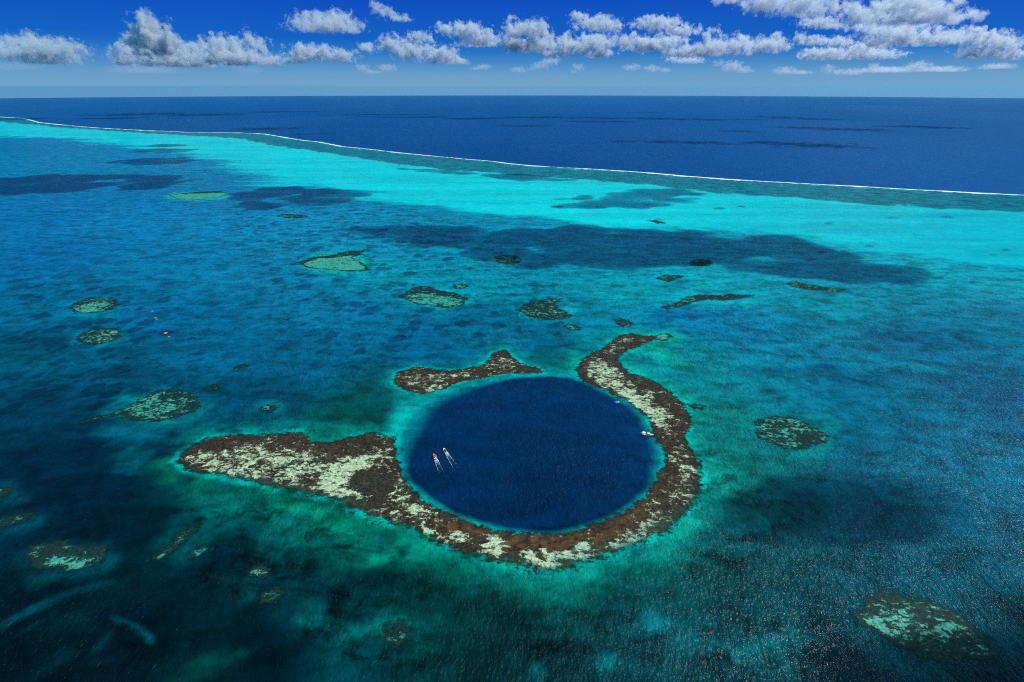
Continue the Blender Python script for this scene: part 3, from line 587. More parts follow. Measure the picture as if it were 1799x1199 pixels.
def ribbon(name, line, width, height, mat, step, na=9, cover=None, seed=0):
    """a strip of foam along a line on the sea; width(s), height(s) and cover(s, v) with s along 0..1 and v across -1..1"""
    P = np.asarray(line, float); seg = np.hypot(*np.diff(P, axis=0).T); cum = np.concatenate([[0], np.cumsum(seg)])
    n = max(8, int(cum[-1]/step)); s = np.linspace(0, cum[-1], n)
    x = np.interp(s, cum, P[:, 0]); y = np.interp(s, cum, P[:, 1])
    tx, ty = np.gradient(x), np.gradient(y); L = np.hypot(tx, ty)+1e-9; nx_, ny_ = -ty/L, tx/L
    v = np.linspace(-1, 1, na); S = s/cum[-1]
    wd = width(S, s)[:, None]; X = x[:, None]+nx_[:, None]*v*wd; Y = y[:, None]+ny_[:, None]*v*wd
    hh = height(S, s)[:, None]*(1-v**2)[None]*(0.5+fbm(X.ravel()/9, Y.ravel()/9, 3, seed+3).reshape(X.shape))
    Z = sea_z(X, Y)+0.10+hh
    cov = (cover(S[:, None], v[None]) if cover else (1-v[None]**2)*np.ones((n, 1)))
    i = np.arange(n-1)[:, None]*na; j = np.arange(na-1)[None]
    q = np.stack([i+j, i+na+j, i+na+j+1, i+j+1], -1).reshape(-1, 4)
    co = np.stack([X, Y, Z], -1).reshape(-1, 3); c = co.mean(0); 
    o = new_mesh(name, co-c, q, mat, None, True, {'cover': np.broadcast_to(cov, X.shape).ravel()}); o.location = c
    return o
SURF_M = foam_material('surf_foam', 1.0, 0.035)
fl = gp(FOAM)
sw = lambda S, s: (5+25*fbm(s/110, s*0, 5, 201, 0.65)**1.6)*(1+0.9*sstep(0.75, 0.0, S))
tag(ribbon('surf', fl, sw, lambda S, s: 0.5+2.6*fbm(s/90, s*0+5, 3, 207), SURF_M, 9.0, 9, lambda S, v: 0.12+0.80*(1-v**2)+0.9*(fbm(S*160, S*0+3, 4, 215, .6)-.55), 5),
    'white line of surf breaking along the barrier reef', None, None, 'stuff')

# ------------------------------------------------------------------ boats
WHITE = plain('white_gelcoat', (0.78, 0.77, 0.75), 0.3, 0.5, 0.05)
RED = plain('red_canvas', (0.50, 0.025, 0.02), 0.7, 0.2, 0.15)
BLUE = plain('blue_canvas', (0.015, 0.16, 0.62), 0.7, 0.2, 0.12)
DARK = plain('dark_upholstery', (0.02, 0.022, 0.028), 0.6, 0.3, 0.2)
GLASS = plain('tinted_windscreen', (0.015, 0.02, 0.025), 0.08, 0.6, 0.05)
GREY = plain('grey_deck', (0.42, 0.40, 0.38), 0.6, 0.3, 0.12)
PINK = plain('sun_bleached_deck', (0.62, 0.44, 0.38), 0.6, 0.3, 0.15)
METAL = plain('tube_metal', (0.6, 0.6, 0.62), 0.25, 0.5, 0.05, metal=1.0)
ENGINE = plain('engine_cowl', (0.035, 0.035, 0.04), 0.35, 0.5, 0.1)
SKIN = plain('skin', (0.32, 0.17, 0.10), 0.6, 0.3, 0.1)

def bm_obj(name, bm, mat, parent, bevel=0.0):
    if bevel: bmesh.ops.bevel(bm, geom=[e for e in bm.edges if len(e.link_faces) == 2 and e.calc_face_angle(0) > 0.6], offset=bevel, segments=2, affect='EDGES', clamp_overlap=True)
    bmesh.ops.recalc_face_normals(bm, faces=bm.faces)
    me = bpy.data.meshes.new(name); bm.to_mesh(me); bm.free()
    me.materials.append(mat); o = bpy.data.objects.new(name, me); COL.objects.link(o); o.parent = parent
    return o
def box(bm, c, s, taper=(1, 1), shift=0.0):
    """box with a top scaled by taper and moved along x by shift"""
    vs = []
    for z in (-1, 1):
        for x, y in ((-1, -1), (1, -1), (1, 1), (-1, 1)):
            k = taper if z > 0 else (1, 1)
            vs.append(bm.verts.new((c[0]+x*s[0]/2*k[0]+(shift if z > 0 else 0), c[1]+y*s[1]/2*k[1], c[2]+z*s[2]/2)))
    for f in ((0, 1, 2, 3), (7, 6, 5, 4), (0, 4, 5, 1), (1, 5, 6, 2), (2, 6, 7, 3), (3, 7, 4, 0)): bm.faces.new([vs[i] for i in f])
def tube(bm, a, b, r, n=7):
    a, b = Vector(a), Vector(b); d = (b-a).normalized(); u = d.orthogonal().normalized(); w = d.cross(u)
    ring = [[bm.verts.new(p+(u*math.cos(2*math.pi*i/n)+w*math.sin(2*math.pi*i/n))*r) for i in range(n)] for p in (a, b)]
    for i in range(n): bm.faces.new((ring[0][i], ring[0][(i+1) % n], ring[1][(i+1) % n], ring[1][i]))
    bm.faces.new(ring[0][::-1]); bm.faces.new(ring[1])
def make_hull(L, B, fb, mat, parent, well=(0.06, 0.62)):
    """planing hull along +x with a flared bow, transom, gunwale and a sunk cockpit"""
    bm = bmesh.new(); n = 22; rows = []
    for k in range(n):
        t = k/(n-1); x = (t-0.5)*L
        w = B/2*(0.90+0.10*math.sin(min(t/0.5, 1)*math.pi/2))*(1-max(0, (t-0.45)/0.55)**2.3); w = max(w, 0.03)
        sh = fb+0.38*fb*t*t; kz = -0.32+max(0, t-0.6)**2*2.6*(fb+0.3)
        chine = w*(0.80-0.25*max(0, t-.5)); inw = max(w-0.16, 0.01)
        inside = well[0] < t < well[1]
        fl_ = 0.30*fb if inside else sh-0.03
        pts = [(x, 0, kz), (x, chine, max(kz+0.05, 0.08+0.3*max(0, t-.6))), (x, w, sh), (x, inw, sh+0.02), (x, inw*0.97, fl_), (x, 0, fl_+(0 if inside else 0.05))]
        rows.append([bm.verts.new(p) for p in pts]+[bm.verts.new((p[0], -p[1], p[2])) for p in pts[1:-1]][::-1])
    m = len(rows[0])
    for a, b_ in zip(rows[:-1], rows[1:]):
        for i in range(m): bm.faces.new((a[i], a[(i+1) % m], b_[(i+1) % m], b_[i]))
    bm.faces.new(rows[0][::-1]); bm.faces.new(rows[-1])
    return bm_obj('hull', bm, mat, parent)
def canopy(parent, x0, x1, B, z, mat):
    bm = bmesh.new(); nx, ny = 8, 9; g = []
    for i in range(nx):
        for j in range(ny):
            u, v = i/(nx-1), j/(ny-1)*2-1
            g.append((x0+(x1-x0)*u, v*B/2, z+0.14*(1-v*v)+0.05*math.sin(u*math.pi)))
    top = [bm.verts.new(p) for p in g]; bot = [bm.verts.new((p[0], p[1], p[2]-0.05)) for p in g]
    for i in range(nx-1):
        for j in range(ny-1):
            a, b_, c, d = i*ny+j, (i+1)*ny+j, (i+1)*ny+j+1, i*ny+j+1
            bm.faces.new((top[a], top[b_], top[c], top[d])); bm.faces.new((bot[d], bot[c], bot[b_], bot[a]))
    rim = [i*ny for i in range(nx)]+[(nx-1)*ny+j for j in range(1, ny)]+[i*ny+ny-1 for i in range(nx-2, -1, -1)]+[j for j in range(ny-2, 0, -1)]
    for a, b_ in zip(rim, rim[1:]+rim[:1]): bm.faces.new((top[b_], top[a], bot[a], bot[b_]))
    o = bm_obj('canopy', bm, mat, parent)
    for sx_ in (x0+0.15, x1-0.15):
        for sy in (-1, 1):
            p_ = bmesh.new(); tube(p_, (sx_, sy*(B/2-0.12), 0.5), (sx_, sy*(B/2-0.12), z), 0.03); bm_obj('post', p_, METAL, o)
    return o
def outboard(parent, x, y, z):
    bm = bmesh.new(); box(bm, (x-0.28, y, z+0.45), (0.62, 0.44, 0.62), (0.8, 0.8), 0.05); o = bm_obj('outboard_motor', bm, ENGINE, parent, 0.07)
    bm = bmesh.new(); box(bm, (x-0.24, y, z-0.25), (0.26, 0.16, 0.9), (1.1, 1.1)); bm_obj('leg', bm, ENGINE, o, 0.03)
def windscreen(parent, x, w, z, h):
    bm = bmesh.new(); n = 9
    lo = [(x-0.5*abs(v)**1.6, v*w/2, z) for v in np.linspace(-1, 1, n)]; hi = [(p[0]-0.35, p[1]*0.86, z+h) for p in lo]
    for off in (0, 0.03):
        a = [bm.verts.new((p[0]-off, p[1], p[2])) for p in lo]; b_ = [bm.verts.new((p[0]-off, p[1], p[2])) for p in hi]
        for i in range(n-1): bm.faces.new((a[i], a[i+1], b_[i+1], b_[i]))
    return bm_obj('windscreen', bm, GLASS, parent)
def boat_at(px0, px1, name, label, group=None):
    """Empty on the sea, its +x along the line from stern pixel to bow pixel"""
    a, b_ = G(*px0), G(*px1); e = bpy.data.objects.new(name, None); COL.objects.link(e); e.empty_display_size = 2
    e.location = (a+b_)/2; e.rotation_euler = (0, 0, math.atan2(b_.y-a.y, b_.x-a.x))
    return tag(e, label, 'boat', group)
def seat(parent, x, y, w, d, mat=DARK, z=0.5):
    bm = bmesh.new(); box(bm, (x, y, z), (d, w, 0.4), (0.95, 0.97)); o = bm_obj('seat', bm, mat, parent, 0.05)
    bm = bmesh.new(); box(bm, (x-d/2, y, z+0.4), (0.14, w, 0.5), (0.8, 0.97), -0.06); bm_obj('backrest', bm, mat, o, 0.03)

# red-topped speedboat racing up the left of the hole
b1 = boat_at((767, 810), (761, 797), 'motor_boat', 'white speedboat with a red canopy, the lower left of two racing across the hole', 'boats in the blue hole')
make_hull(9.0, 3.3, 0.95, WHITE, b1); canopy(b1, -2.0, 1.6, 3.0, 2.35, RED)
windscreen(b1, 1.9, 2.5, 1.12, 0.6); seat(b1, -0.6, -0.65, 0.8, 0.7); seat(b1, -0.6, 0.65, 0.8, 0.7); seat(b1, -3.3, 0, 2.2, 0.6, WHITE)
bm = bmesh.new(); box(bm, (0.8, 0, 0.85), (0.7, 1.2, 1.1), (0.75, 0.9), -0.08); bm_obj('console', bm, WHITE, b1, 0.06)
bm = bmesh.new(); box(bm, (2.75, 0, 1.18), (1.8, 1.9, 0.10), (0.9, 0.8)); bm_obj('sun_pad', bm, RED, b1, 0.03)
outboard(b1, -4.5, -0.55, 0.55); outboard(b1, -4.5, 0.55, 0.55)
# open boat with a dark cockpit
b2 = boat_at((785, 798), (778, 786.5), 'motor_boat', 'white open speedboat with a dark cockpit, upper right of two racing across the hole', 'boats in the blue hole')
make_hull(7.6, 2.8, 0.85, WHITE, b2, (0.06, 0.68)); windscreen(b2, 1.5, 2.2, 1.0, 0.5)
bm = bmesh.new(); box(bm, (-0.9, 0, 0.36), (3.6, 2.1, 0.06)); bm_obj('cockpit_floor', bm, DARK, b2)
seat(b2, -0.2, -0.55, 0.7, 0.65); seat(b2, -0.2, 0.55, 0.7, 0.65); seat(b2, -2.3, 0, 1.9, 0.55)
bm = bmesh.new(); box(bm, (0.75, 0, 0.75), (0.5, 1.0, 0.8), (0.75, 0.9), -0.08); bm_obj('console', bm, DARK, b2, 0.05)
outboard(b2, -3.8, 0, 0.5)
# dive boat moored against the reef
b3 = boat_at((1127.5, 763.5), (1148, 765.8), 'dive_boat', 'long white dive boat moored against the right arm of the reef', 'boats in the blue hole')
make_hull(13.5, 4.0, 1.25, WHITE, b3, (0.05, 0.50))
bm = bmesh.new(); box(bm, (1.2, 0, 1.95), (3.4, 2.9, 1.3), (0.8, 0.86), -0.15); cb = bm_obj('cabin', bm, WHITE, b3, 0.12)
for sy in (-1, 1):
    bm = bmesh.new(); box(bm, (1.15, sy*1.36, 2.12), (2.3, 0.10, 0.45), (0.9, 0.9)); bm_obj('window', bm, GLASS, cb, 0.02)
bm = bmesh.new(); box(bm, (2.80, 0, 2.15), (0.16, 2.3, 0.5), (0.6, 0.9), -0.10); bm_obj('windscreen', bm, GLASS, cb, 0.02)
bm = bmesh.new(); box(bm, (4.0, 0, 1.62), (2.6, 2.2, 0.12), (0.85, 0.7)); bm_obj('sun_pad', bm, PINK, b3, 0.04)
canopy(b3, -5.9, -2.6, 3.4, 2.9, WHITE)
bm = bmesh.new(); box(bm, (-1.5, 0, 0.42), (2.2, 3.3, 0.06)); bm_obj('cockpit_floor', bm, DARK, b3)
for sy in (-1, 1):
    bm = bmesh.new(); box(bm, (-4.2, sy*1.35, 0.70), (3.6, 0.5, 0.5), (1, .95)); bm_obj('bench', bm, PINK, b3, 0.05)
for k in range(4):
    for sy in (-1, 1):
        bm = bmesh.new(); tube(bm, (2.4+k*1.1, sy*(1.5-k*0.32), 1.5), (2.4+k*1.1, sy*(1.5-k*0.32), 2.3), 0.03); bm_obj('stanchion', bm, METAL, b3)
bm = bmesh.new(); box(bm, (-7.1, 0, 0.25), (0.9, 3.2, 0.12)); bm_obj('dive_platform', bm, RED, b3, 0.03)
outboard(b3, -6.75, -0.8, 0.6); outboard(b3, -6.75, 0.8, 0.6)
# skiff with a blue awning
b4 = boat_at((1079, 709.2), (1088.5, 707.4), 'motor_boat', 'small white boat under a blue awning, tied up off the upper right rim', 'boats in the blue hole')
make_hull(7.2, 2.6, 0.85, WHITE, b4); canopy(b4, -2.9, 1.0, 2.7, 2.1, BLUE)
seat(b4, -1.2, -0.55, 0.7, 0.6); seat(b4, -1.2, 0.55, 0.7, 0.6); windscreen(b4, 1.7, 2.0, 1.0, 0.45)
bm = bmesh.new(); box(bm, (0.4, 0, 0.75), (0.5, 0.9, 0.8), (0.75, 0.9), -0.08); bm_obj('console', bm, WHITE, b4, 0.05)
outboard(b4, -3.6, 0, 0.5)

# wakes: two shoulder trails and a churned middle for each of the racing boats
WAKE_M = foam_material('wake_foam', 0.60, 1.1)
def wake(stern, mids, label, w0, w1):
    """one sheet of foam behind a boat: bright rails at its edges, broken water between"""
    line = gp([stern]+mids)
    def cover(S, v):
        rails = np.exp(-((np.abs(v)-0.84)/0.13)**2); mid = 0.75*np.exp(-(v/0.55)**2)*np.exp(-S*4)
        return np.clip(0.20+0.48*(rails*(1-S)**0.7+mid)+0.5*np.exp(-S*14)+0.5*(fbm(S*30+v*3, v*6, 3, 221)-.5), 0, 1)*sstep(1.0, 0.25, S)
    o = ribbon('boat_wake', line, lambda S, s: w0+(w1-w0)*S, lambda S, s: 0.10*np.exp(-S*6), WAKE_M, 0.5, 25, cover, 9)
    return tag(o, label, 'wake', 'wakes of the two racing boats')
wake((766, 807.5), [(770, 818), (776, 832), (786, 852)], 'white foam wake with two clear rails behind the red topped boat', 1.9, 3.6)
wake((784, 795), [(791, 807), (802, 823), (826, 846)], 'fainter spreading foam wake behind the open boat with the dark cockpit', 1.6, 4.6)

# floating weed
WEED = plain('orange_weed', (0.62, 0.26, 0.03), 0.8, 0.1, 0.35, 1.2)
def weed(px, py, w, l, label):
    bm = bmesh.new(); rnd = random.Random(int(px))
    for k in range(26):
        a = rnd.uniform(0, 6.28); r = rnd.random()**0.5
        M = Matrix.Translation((r*w*math.cos(a), r*l*math.sin(a), 0.06+0.12*rnd.random()))@Matrix.Rotation(rnd.uniform(0, 3), 4, 'Z')@Matrix.Diagonal((rnd.uniform(.3, .7)*w*.6, rnd.uniform(.3, .7)*l*.5, 0.14, 1))
        bmesh.ops.create_icosphere(bm, subdivisions=2, radius=1.0, matrix=M)
    for v in bm.verts: v.co += Vector((rnd.uniform(-1, 1), rnd.uniform(-1, 1), rnd.uniform(-.3, .3)))*0.05*w
    o = bm_obj('weed_raft', bm, WEED, None); o.location = G(px, py)
    return tag(o, label, 'seaweed', 'floating orange weed')
weed(291, 585.5, 2.3, 2.6, 'orange floating raft of weed, largest and brightest, in blue water at left')
weed(297, 592, 1.3, 1.5, 'small orange clump of weed just below the largest raft')
weed(273, 559, 1.5, 1.8, 'small orange clump of weed above and left of the largest raft')
weed(275.5, 561.5, 1.0, 1.4, 'tiny orange clump of weed touching the small one above the largest raft')
weed(267.5, 547, 1.1, 1.5, 'tiny orange clump of weed farthest up the line of weed')

# ------------------------------------------------------------------ clouds: bodies of scattering droplets, billowed by noise
def cloud_material(balls, base_z, size, density, cut, ragged=1.0):
    """droplet density: the balls of the cloud melted together, eaten away by turbulence, flat underneath"""
    b = NT('cloud_droplets'); p = b.pos(); best = None
    for c, r in balls:
        m = b.n('VectorMath', operation='MULTIPLY_ADD'); b.t.links.new(p, m.inputs[0])
        m.inputs[1].default_value = (1/r[0], 1/r[1], 1/r[2]); m.inputs[2].default_value = (-c[0]/r[0], -c[1]/r[1], -c[2]/r[2])
        l = b.n('VectorMath', operation='LENGTH'); b.t.links.new(m.outputs[0], l.inputs[0])
        q = l.outputs['Value']; best = q if best is None else b.math('SMOOTH_MIN', best, q, 0.35)
    n = b.noise(p, 1.0/size, 6.0, 0.60, 0.25)
    e = b.math('ADD', b.math('SUBTRACT', 1.0, best), b.math('MULTIPLY', b.math('SUBTRACT', n, 0.5), 3.0*ragged))
    d = b.mapr(e, cut, cut+0.22)
    z = b.n('SeparateXYZ'); b.t.links.new(p, z.inputs[0])
    d = b.math('MULTIPLY', d, b.mapr(z.outputs[2], base_z-size*0.15, base_z+size*0.25))
    v = b.n('VolumePrincipled'); v.inputs['Color'].default_value = (0.76, 0.80, 0.865, 1); v.inputs['Anisotropy'].default_value = 0.3
    b.put(v.inputs['Density'], b.math('MULTIPLY', d, density))
    b.t.links.new(v.outputs[0], b.out.inputs['Volume'])
    return b.m
def cloud_body(balls, mat, voxel, label, group, grow=1.12, base_z=None, step=1.0):
    bm = bmesh.new(); c0 = sum((Vector(c) for c, r in balls), Vector())/len(balls)
    for c, r in balls:
        bmesh.ops.create_icosphere(bm, subdivisions=3, radius=grow, matrix=Matrix.Translation(Vector(c)-c0)@Matrix.Diagonal((*r, 1)))
    if base_z is not None:
        for v in bm.verts: v.co.z = max(v.co.z, base_z-c0.z-voxel*0.3)
    me = bpy.data.meshes.new('cloud'); bm.to_mesh(me); bm.free()
    o = bpy.data.objects.new('cloud', me); COL.objects.link(o); o.location = c0
    m = o.modifiers.new('melt', 'REMESH'); m.mode = 'VOXEL'; m.voxel_size = voxel
    dg = bpy.context.evaluated_depsgraph_get(); nm = bpy.data.meshes.new_from_object(o.evaluated_get(dg))
    o.modifiers.clear(); o.data = nm; bpy.data.meshes.remove(me); nm.name = 'cloud'
    nm.materials.clear(); nm.materials.append(mat)
    return tag(o, label, 'cloud', group)
def sky_point(px, py, D):
    dx, dy, dz = ray(px, py); k = D/math.hypot(dx, dy)
    return Vector((dx*k, dy*k, CAM_H+dz*k))
def sky_cloud(label, lobes, D, density=0.026, cut=0.50, size=None, ragged=1.15, group='clouds over the sea', depth=0.75, lo=None):
    """lobes (cx, cy, rx, ry) as seen in the photograph, built at D metres with depth of their own"""
    rnd = random.Random(len(label)+int(D)); mpp = D/FPX*1.06; balls = []
    for cx, cy_, rx, ry in lobes:
        c = sky_point(cx, cy_, D); f = Vector((c.x, c.y, 0)).normalized()
        balls.append((c+f*rnd.uniform(-.3, .3)*rx*mpp, (rx*mpp*1.2, max(rx*depth, ry)*mpp*1.2, ry*mpp*1.3)))
    low = min(sky_point(l[0], l[1]+l[3]*(lo or 0.95), D).z for l in lobes)
    size = size or max(l[3] for l in lobes)*mpp*0.75
    m = cloud_material(balls, low, size, density, cut, ragged)
    return cloud_body(balls, m, max(18, size*0.16), label, group, 1.0, low)
SKYC = [
 ('wide grey cloud with a bright hump, cut by the left edge of the sky', [(66,86,62,12),(52,74,28,12),(20,92,30,10),(110,84,26,10),(98,106,34,7),(60,105,22,6)], 9500, 1),
 ('tall bright cloud tower leaning right, in the left part of the sky', [(256,50,26,20),(284,68,28,18),(244,74,22,18),(296,84,22,10),(264,84,28,16),(272,58,24,22)], 9000, 2),
 ('long low grey cloud lying under the tall tower at left', [(230,92,26,12),(285,98,60,14),(345,90,28,12),(220,106,26,8),(330,108,60,10)], 10200, 3),
 ('grey cloud with a small bright turret on its right, left of centre', [(395,82,40,15),(435,66,13,13),(452,80,20,12),(410,102,68,11),(470,108,28,9)], 9600, 4),
 ('soft grey cloud bank with pale tops left of the middle of the sky', [(527,86,16,10),(550,92,40,11),(598,98,32,9),(495,80,5,6),(520,105,30,7)], 10200, 5),
 ('bright isolated cloud with a flat dark base, high left of centre', [(570,46,58,13),(540,32,24,13),(592,34,28,14),(618,52,18,8),(560,28,14,8)], 6000, 6),
 ('thin tilted cloud at the top edge left of centre', [(660,12,11,10),(676,22,20,9),(702,32,22,6)], 5200, 7),
 ('slanting grey cloud with a pointed right end below the thin tilted one', [(645,84,22,8),(688,76,28,12),(724,90,40,14),(775,98,36,14),(800,108,22,6)], 8800, 8),
 ('small pale cloud tucked above the slanting grey one', [(735,64,22,8),(752,70,14,6)], 8200, 9),
 ('ragged cloud slanting down to join the bright heap in the middle', [(785,50,24,8),(818,54,38,12),(850,68,30,12),(838,76,40,6)], 8000, 10),
 ('bright cauliflower cloud heap in the middle of the sky', [(904,52,24,16),(932,54,32,17),(956,60,18,14),(905,78,34,14),(945,80,40,14)], 7600, 11),
 ('long grey tail of cloud to the right of the bright heap', [(1000,80,36,16),(1045,78,40,14),(1100,74,32,13),(1140,78,28,12),(1050,94,36,7),(975,96,28,6)], 8000, 12),
 ('clean oval cloud alone above the long grey tail', [(1050,42,40,11),(1018,30,20,9),(1075,47,22,9),(1055,32,16,7)], 6200, 13),
 ('pale cloud rising to the right above the long cloud bank', [(1130,40,22,9),(1165,44,34,11),(1200,54,30,9),(1140,32,12,7)], 7200, 14),
 ('broad lumpy cloud bank right of centre with a steep right end', [(1170,78,34,16),(1200,92,38,10),(1254,68,22,15),(1290,80,38,15),(1340,82,38,12),(1364,74,12,12),(1240,90,46,10)], 8000, 15),
 ('flat pale strip of cloud hanging below the lumpy bank', [(1210,107,28,5),(1180,104,14,4)], 9800, 16),
 ('dark based cloud cut by the top edge, left half of the big pair', [(1285,-2,34,9),(1350,4,44,14),(1410,10,46,16),(1460,12,26,16)], 4700, 17),
 ('largest bright cloud at top right with a dark flat base', [(1520,22,38,15),(1570,16,44,20),(1630,18,46,19),(1675,30,30,12),(1600,34,80,7)], 4900, 18),
 ('small bright scrap of cloud under the dark based one', [(1440,38,32,7),(1462,46,22,6)], 6000, 19),
 ('grey layered cloud stretching below the largest bright one', [(1530,48,36,10),(1585,60,46,13),(1640,70,46,11),(1550,72,36,9)], 6800, 20),
 ('ragged small cloud between the lumpy bank and the layered one', [(1405,68,14,8),(1428,74,22,7)], 8200, 21),
 ('flat bottomed bright cloud low right of the lumpy bank', [(1425,96,22,8),(1455,96,36,9),(1480,101,16,5)], 9000, 22),
 ('thin grey streak of cloud left of the layered cloud', [(1475,72,26,7),(1515,84,26,8),(1530,96,44,8),(1560,99,18,4)], 8600, 23),
 ('soft grey cloud bank near the right edge of the sky', [(1695,64,24,11),(1735,64,30,9),(1755,76,36,9),(1718,92,34,8),(1780,96,24,10)], 7600, 24),
]
LOW = [(637,120,10,4),(680,121,16,4),(912,124,12,5),(952,116,18,7),(972,106,20,5),(1016,119,11,5),(1008,127,7,3),(1110,120,13,5),(1148,121,14,4),(1168,124,9,4),(1262,112,8,5),(1288,118,18,6),(1306,124,14,5),(1385,126,18,5),(1410,129,16,3),(1455,124,10,6),(1500,128,14,5),(1565,124,46,4),(1613,120,18,7),(1655,123,26,4),(1535,118,8,4),(1753,118,18,4),(20,118,30,5),(250,124,50,4),(440,125,16,5),(500,118,22,5),(830,118,22,4),(760,128,26,3),(1080,128,18,3),(1230,130,22,3)]

for lb, lobes, D, sd0 in SKYC: sky_cloud(lb, lobes, D)
LOWC = [
 ('tiny pale cloud low in the haze, below the tip of the slanting grey cloud', [(850,118,14,4),(836,121,9,3)]),
 ('two lobed small cloud low over the horizon under the bright heap', [(950,117,16,6),(968,108,16,5),(936,122,8,3)]),
 ('small flat cloud low left of the two lobed one', [(912,124,13,5)]),
 ('small cloud puff low, right of the two lobed one', [(1016,119,10,5),(1008,127,7,3)]),
 ('small low cloud below the left end of the lumpy bank', [(1108,120,13,5),(1117,117,8,4)]),
 ('pair of little low clouds under the lumpy bank', [(1146,121,13,5),(1168,124,10,4)]),
 ('peaked small cloud low under the steep right end of the bank', [(1262,112,9,5),(1286,117,17,7),(1306,124,14,5)]),
 ('flat small cloud low under the ragged scraps, right of centre', [(1380,125,17,5),(1408,128,16,3)]),
 ('thin low cloud with a raised left tip, right of centre', [(1454,122,9,6),(1474,127,12,4),(1498,128,14,5)]),
 ('long low ridge of small clouds under the layered cloud', [(1535,118,10,5),(1560,124,40,4),(1612,119,17,7),(1655,123,28,4)]),
 ('lone flat cloudlet low near the right edge', [(1753,118,19,4)]),
 ('faint low cloud strip under the tall tower at left', [(255,124,50,5),(215,120,20,4)]),
 ('pinkish low cloud lump under the turreted grey cloud', [(440,125,18,6),(420,120,14,4)]),
 ('faint low cloud at the left edge under the wide grey cloud', [(20,118,34,6)]),
 ('upright little low cloud left of the slanting grey cloud tip', [(637,120,11,6),(650,127,14,4)]),
 ('flat little low cloud below the slanting grey cloud', [(680,120,17,5),(665,128,12,3)]),
]
for lb, lobes in LOWC: sky_cloud(lb, lobes, 17000, 0.0012 if 'faint' in lb or 'pinkish' in lb else 0.0042, 0.34, None, 1.2, 'small clouds low over the horizon')

# clouds overhead, outside the picture: their shade lies on the lagoon
CLOUD_S = bpy.data.materials.new('shade_cloud_droplets'); CLOUD_S.use_nodes = True; CLOUD_S.node_tree.nodes.clear()
_v = CLOUD_S.node_tree.nodes.new('ShaderNodeVolumeScatter'); _v.inputs['Density'].default_value = 0.024; _v.inputs['Color'].default_value = (.9, .91, .93, 1); _v.inputs['Anisotropy'].default_value = 0.4
_o = CLOUD_S.node_tree.nodes.new('ShaderNodeOutputMaterial'); CLOUD_S.node_tree.links.new(_v.outputs[0], _o.inputs['Volume'])
def cl_tex(size):
    t = bpy.data.textures.new('cloud_lumps', 'CLOUDS'); t.noise_scale = size; t.noise_depth = 3; return t
def shade_cloud(label, poly, alt=1150, thick=230, seed=0, nn=70, mat=None):
    P = gp(poly); rnd = random.Random(seed); x0, y0 = P.min(0); x1, y1 = P.max(0)
    off = SUN_DIR*(alt/SUN_DIR.z); balls = []
    r0 = max(40, math.sqrt((x1-x0)*(y1-y0)/nn)*0.8); tries = 0
    while len(balls) < nn and tries < 8000:
        tries += 1
        x, y = rnd.uniform(x0, x1), rnd.uniform(y0, y1)
        q = -float(sdist(np.array([x]), np.array([y]), P)[0])
        if q < r0*0.05: continue
        r = min(r0, max(30, q*1.25))*rnd.uniform(.8, 1.15)
        balls.append((Vector((x, y, 0))+off+Vector((0, 0, rnd.uniform(-.15, .25)*thick)), (r, r, min(thick*rnd.uniform(.4, .65), r*.9))))
    bm = bmesh.new(); c0 = sum((c for c, r in balls), Vector())/len(balls)
    for c, r in balls: bmesh.ops.create_icosphere(bm, subdivisions=2, radius=1.0, matrix=Matrix.Translation(c-c0)@Matrix.Diagonal((*r, 1)))
    me = bpy.data.meshes.new('cloud'); bm.to_mesh(me); bm.free()
    o = bpy.data.objects.new('cloud', me); COL.objects.link(o); o.location = c0
    m = o.modifiers.new('melt', 'REMESH'); m.mode = 'VOXEL'; m.voxel_size = max(14, r0*0.2)
    for sz, st in ((r0*1.6, r0*0.7), (r0*.5, r0*.3)):
        d = o.modifiers.new('billow', 'DISPLACE'); d.texture = cl_tex(sz); d.strength = st; d.texture_coords = 'GLOBAL'
    dg = bpy.context.evaluated_depsgraph_get(); nm = bpy.data.meshes.new_from_object(o.evaluated_get(dg))
    o.modifiers.clear(); o.data = nm; bpy.data.meshes.remove(me); nm.name = 'cloud'
    nm.materials.clear(); nm.materials.append(mat or CLOUD_S)
    return tag(o, label, 'cloud', 'clouds overhead whose shade lies on the water')
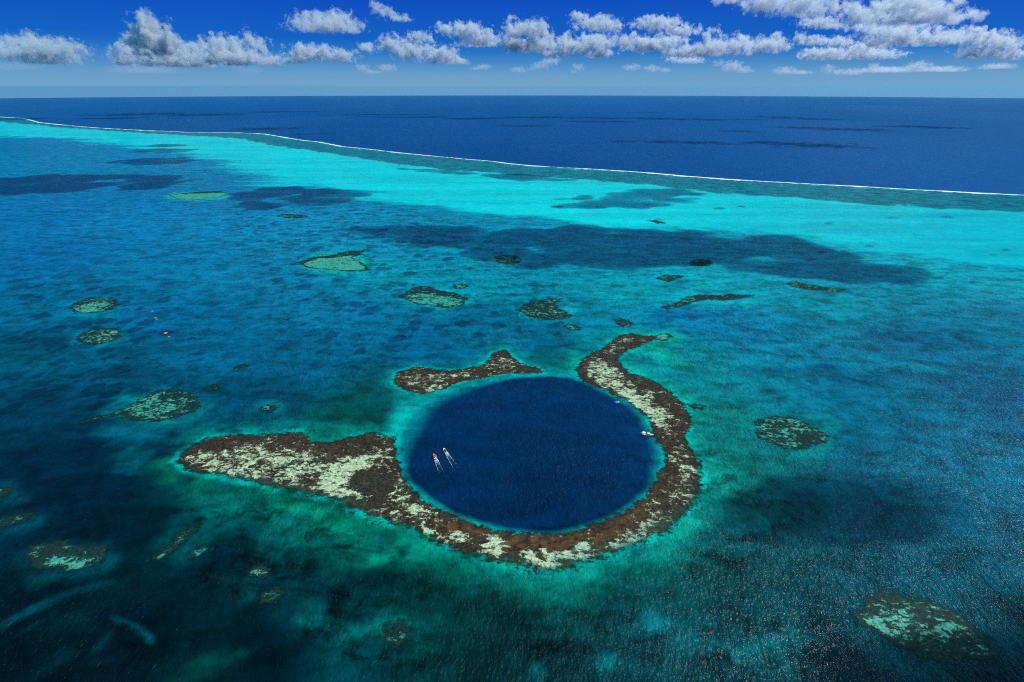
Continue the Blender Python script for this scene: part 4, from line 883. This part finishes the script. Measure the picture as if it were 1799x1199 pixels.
SHADE = [
 ('cloud overhead shading the broad dark band at the left edge', [(-60,318),(40,308),(130,306),(230,307),(320,309),(350,315),(290,330),(220,336),(150,338),(60,345),(-60,356)]),
 ('thin cloud overhead shading the upper streak on the left flat', [(258,257),(290,253),(330,255),(300,259)]),
 ('thin cloud overhead shading the second streak on the left flat', [(225,266),(280,261),(345,263),(320,268),(260,269)]),
 ('cloud overhead shading the wide streak left of the sand flat', [(180,285),(240,279),(320,277),(350,281),(330,288),(250,290)]),
 ('cloud overhead shading a patch below the left part of the sand flat', [(400,345),(440,336),(520,327),(590,330),(650,342),(610,356),(540,364),(450,368),(420,358)]),
 ('great cloud overhead shading the long band across the middle of the lagoon', [(800,420),(860,398),(940,390),(1060,402),(1180,404),(1300,410),(1400,420),(1500,445),(1580,462),(1660,484),(1630,496),(1520,496),(1420,488),(1300,474),(1180,472),(1060,470),(950,468),(860,452)]),
 ('cloud overhead shading the left end of the long band', [(600,404),(660,396),(740,396),(830,398),(850,425),(780,432),(700,418),(620,412)]),
 ('cloud overhead shading the patch on the bright sand flat right of centre', [(990,350),(1040,343),(1110,334),(1190,331),(1245,338),(1225,354),(1150,366),(1060,367),(985,363),(1020,355)]),
 ('cloud overhead shading the dark water between oval reef and rippled reef', [(1310,905),(1340,868),(1390,880),(1440,842),(1500,860),(1560,845),(1600,880),(1660,890),(1640,925),(1560,905),(1500,930),(1430,900),(1380,920)]),
 ('cloud overhead shading the thin smudge under the barrier reef', [(690,295),(760,298),(850,305),(930,308),(1010,318),(930,318),(840,308),(760,303)]),
 ('added unseen cloud overhead darkening the near right corner of the sea', [(1500,1190),(1620,1160),(1760,1120),(1900,1090),(1950,1250),(1650,1280)]),  # added out of view to stand in for lens vignette
]
CLOUD_W = CLOUD_S.copy(); CLOUD_W.name = 'thin_shade_cloud_droplets'
for n_ in CLOUD_W.node_tree.nodes:
    if n_.type == 'VOLUME_SCATTER': n_.inputs['Density'].default_value = 0.014
for i, (lb, poly) in enumerate(SHADE): shade_cloud(lb, poly, seed=i, mat=CLOUD_W if 'between oval' in lb or 'near right' in lb else CLOUD_S)
cy.volume_step_rate = 1.0; cy.volume_max_steps = 128

# ------------------------------------------------------------------ sea air: one box of thin haze round the whole scene, under the clouds
def haze_box():
    bm = bmesh.new(); box(bm, (0, 0, (-1150+384)/2), (196000, 196000, 1534))
    b = NT('sea_haze'); v = b.n('VolumePrincipled'); v.inputs['Color'].default_value = (0.22, 0.52, 0.72, 1); v.inputs['Density'].default_value = 0.75e-5; v.inputs['Anisotropy'].default_value = 0.2
    b.t.links.new(v.outputs[0], b.out.inputs['Volume'])
    return tag(bm_obj('haze', bm, b.m, None), 'thin pale haze lying over the far sea', None, None, 'stuff')
haze_box()
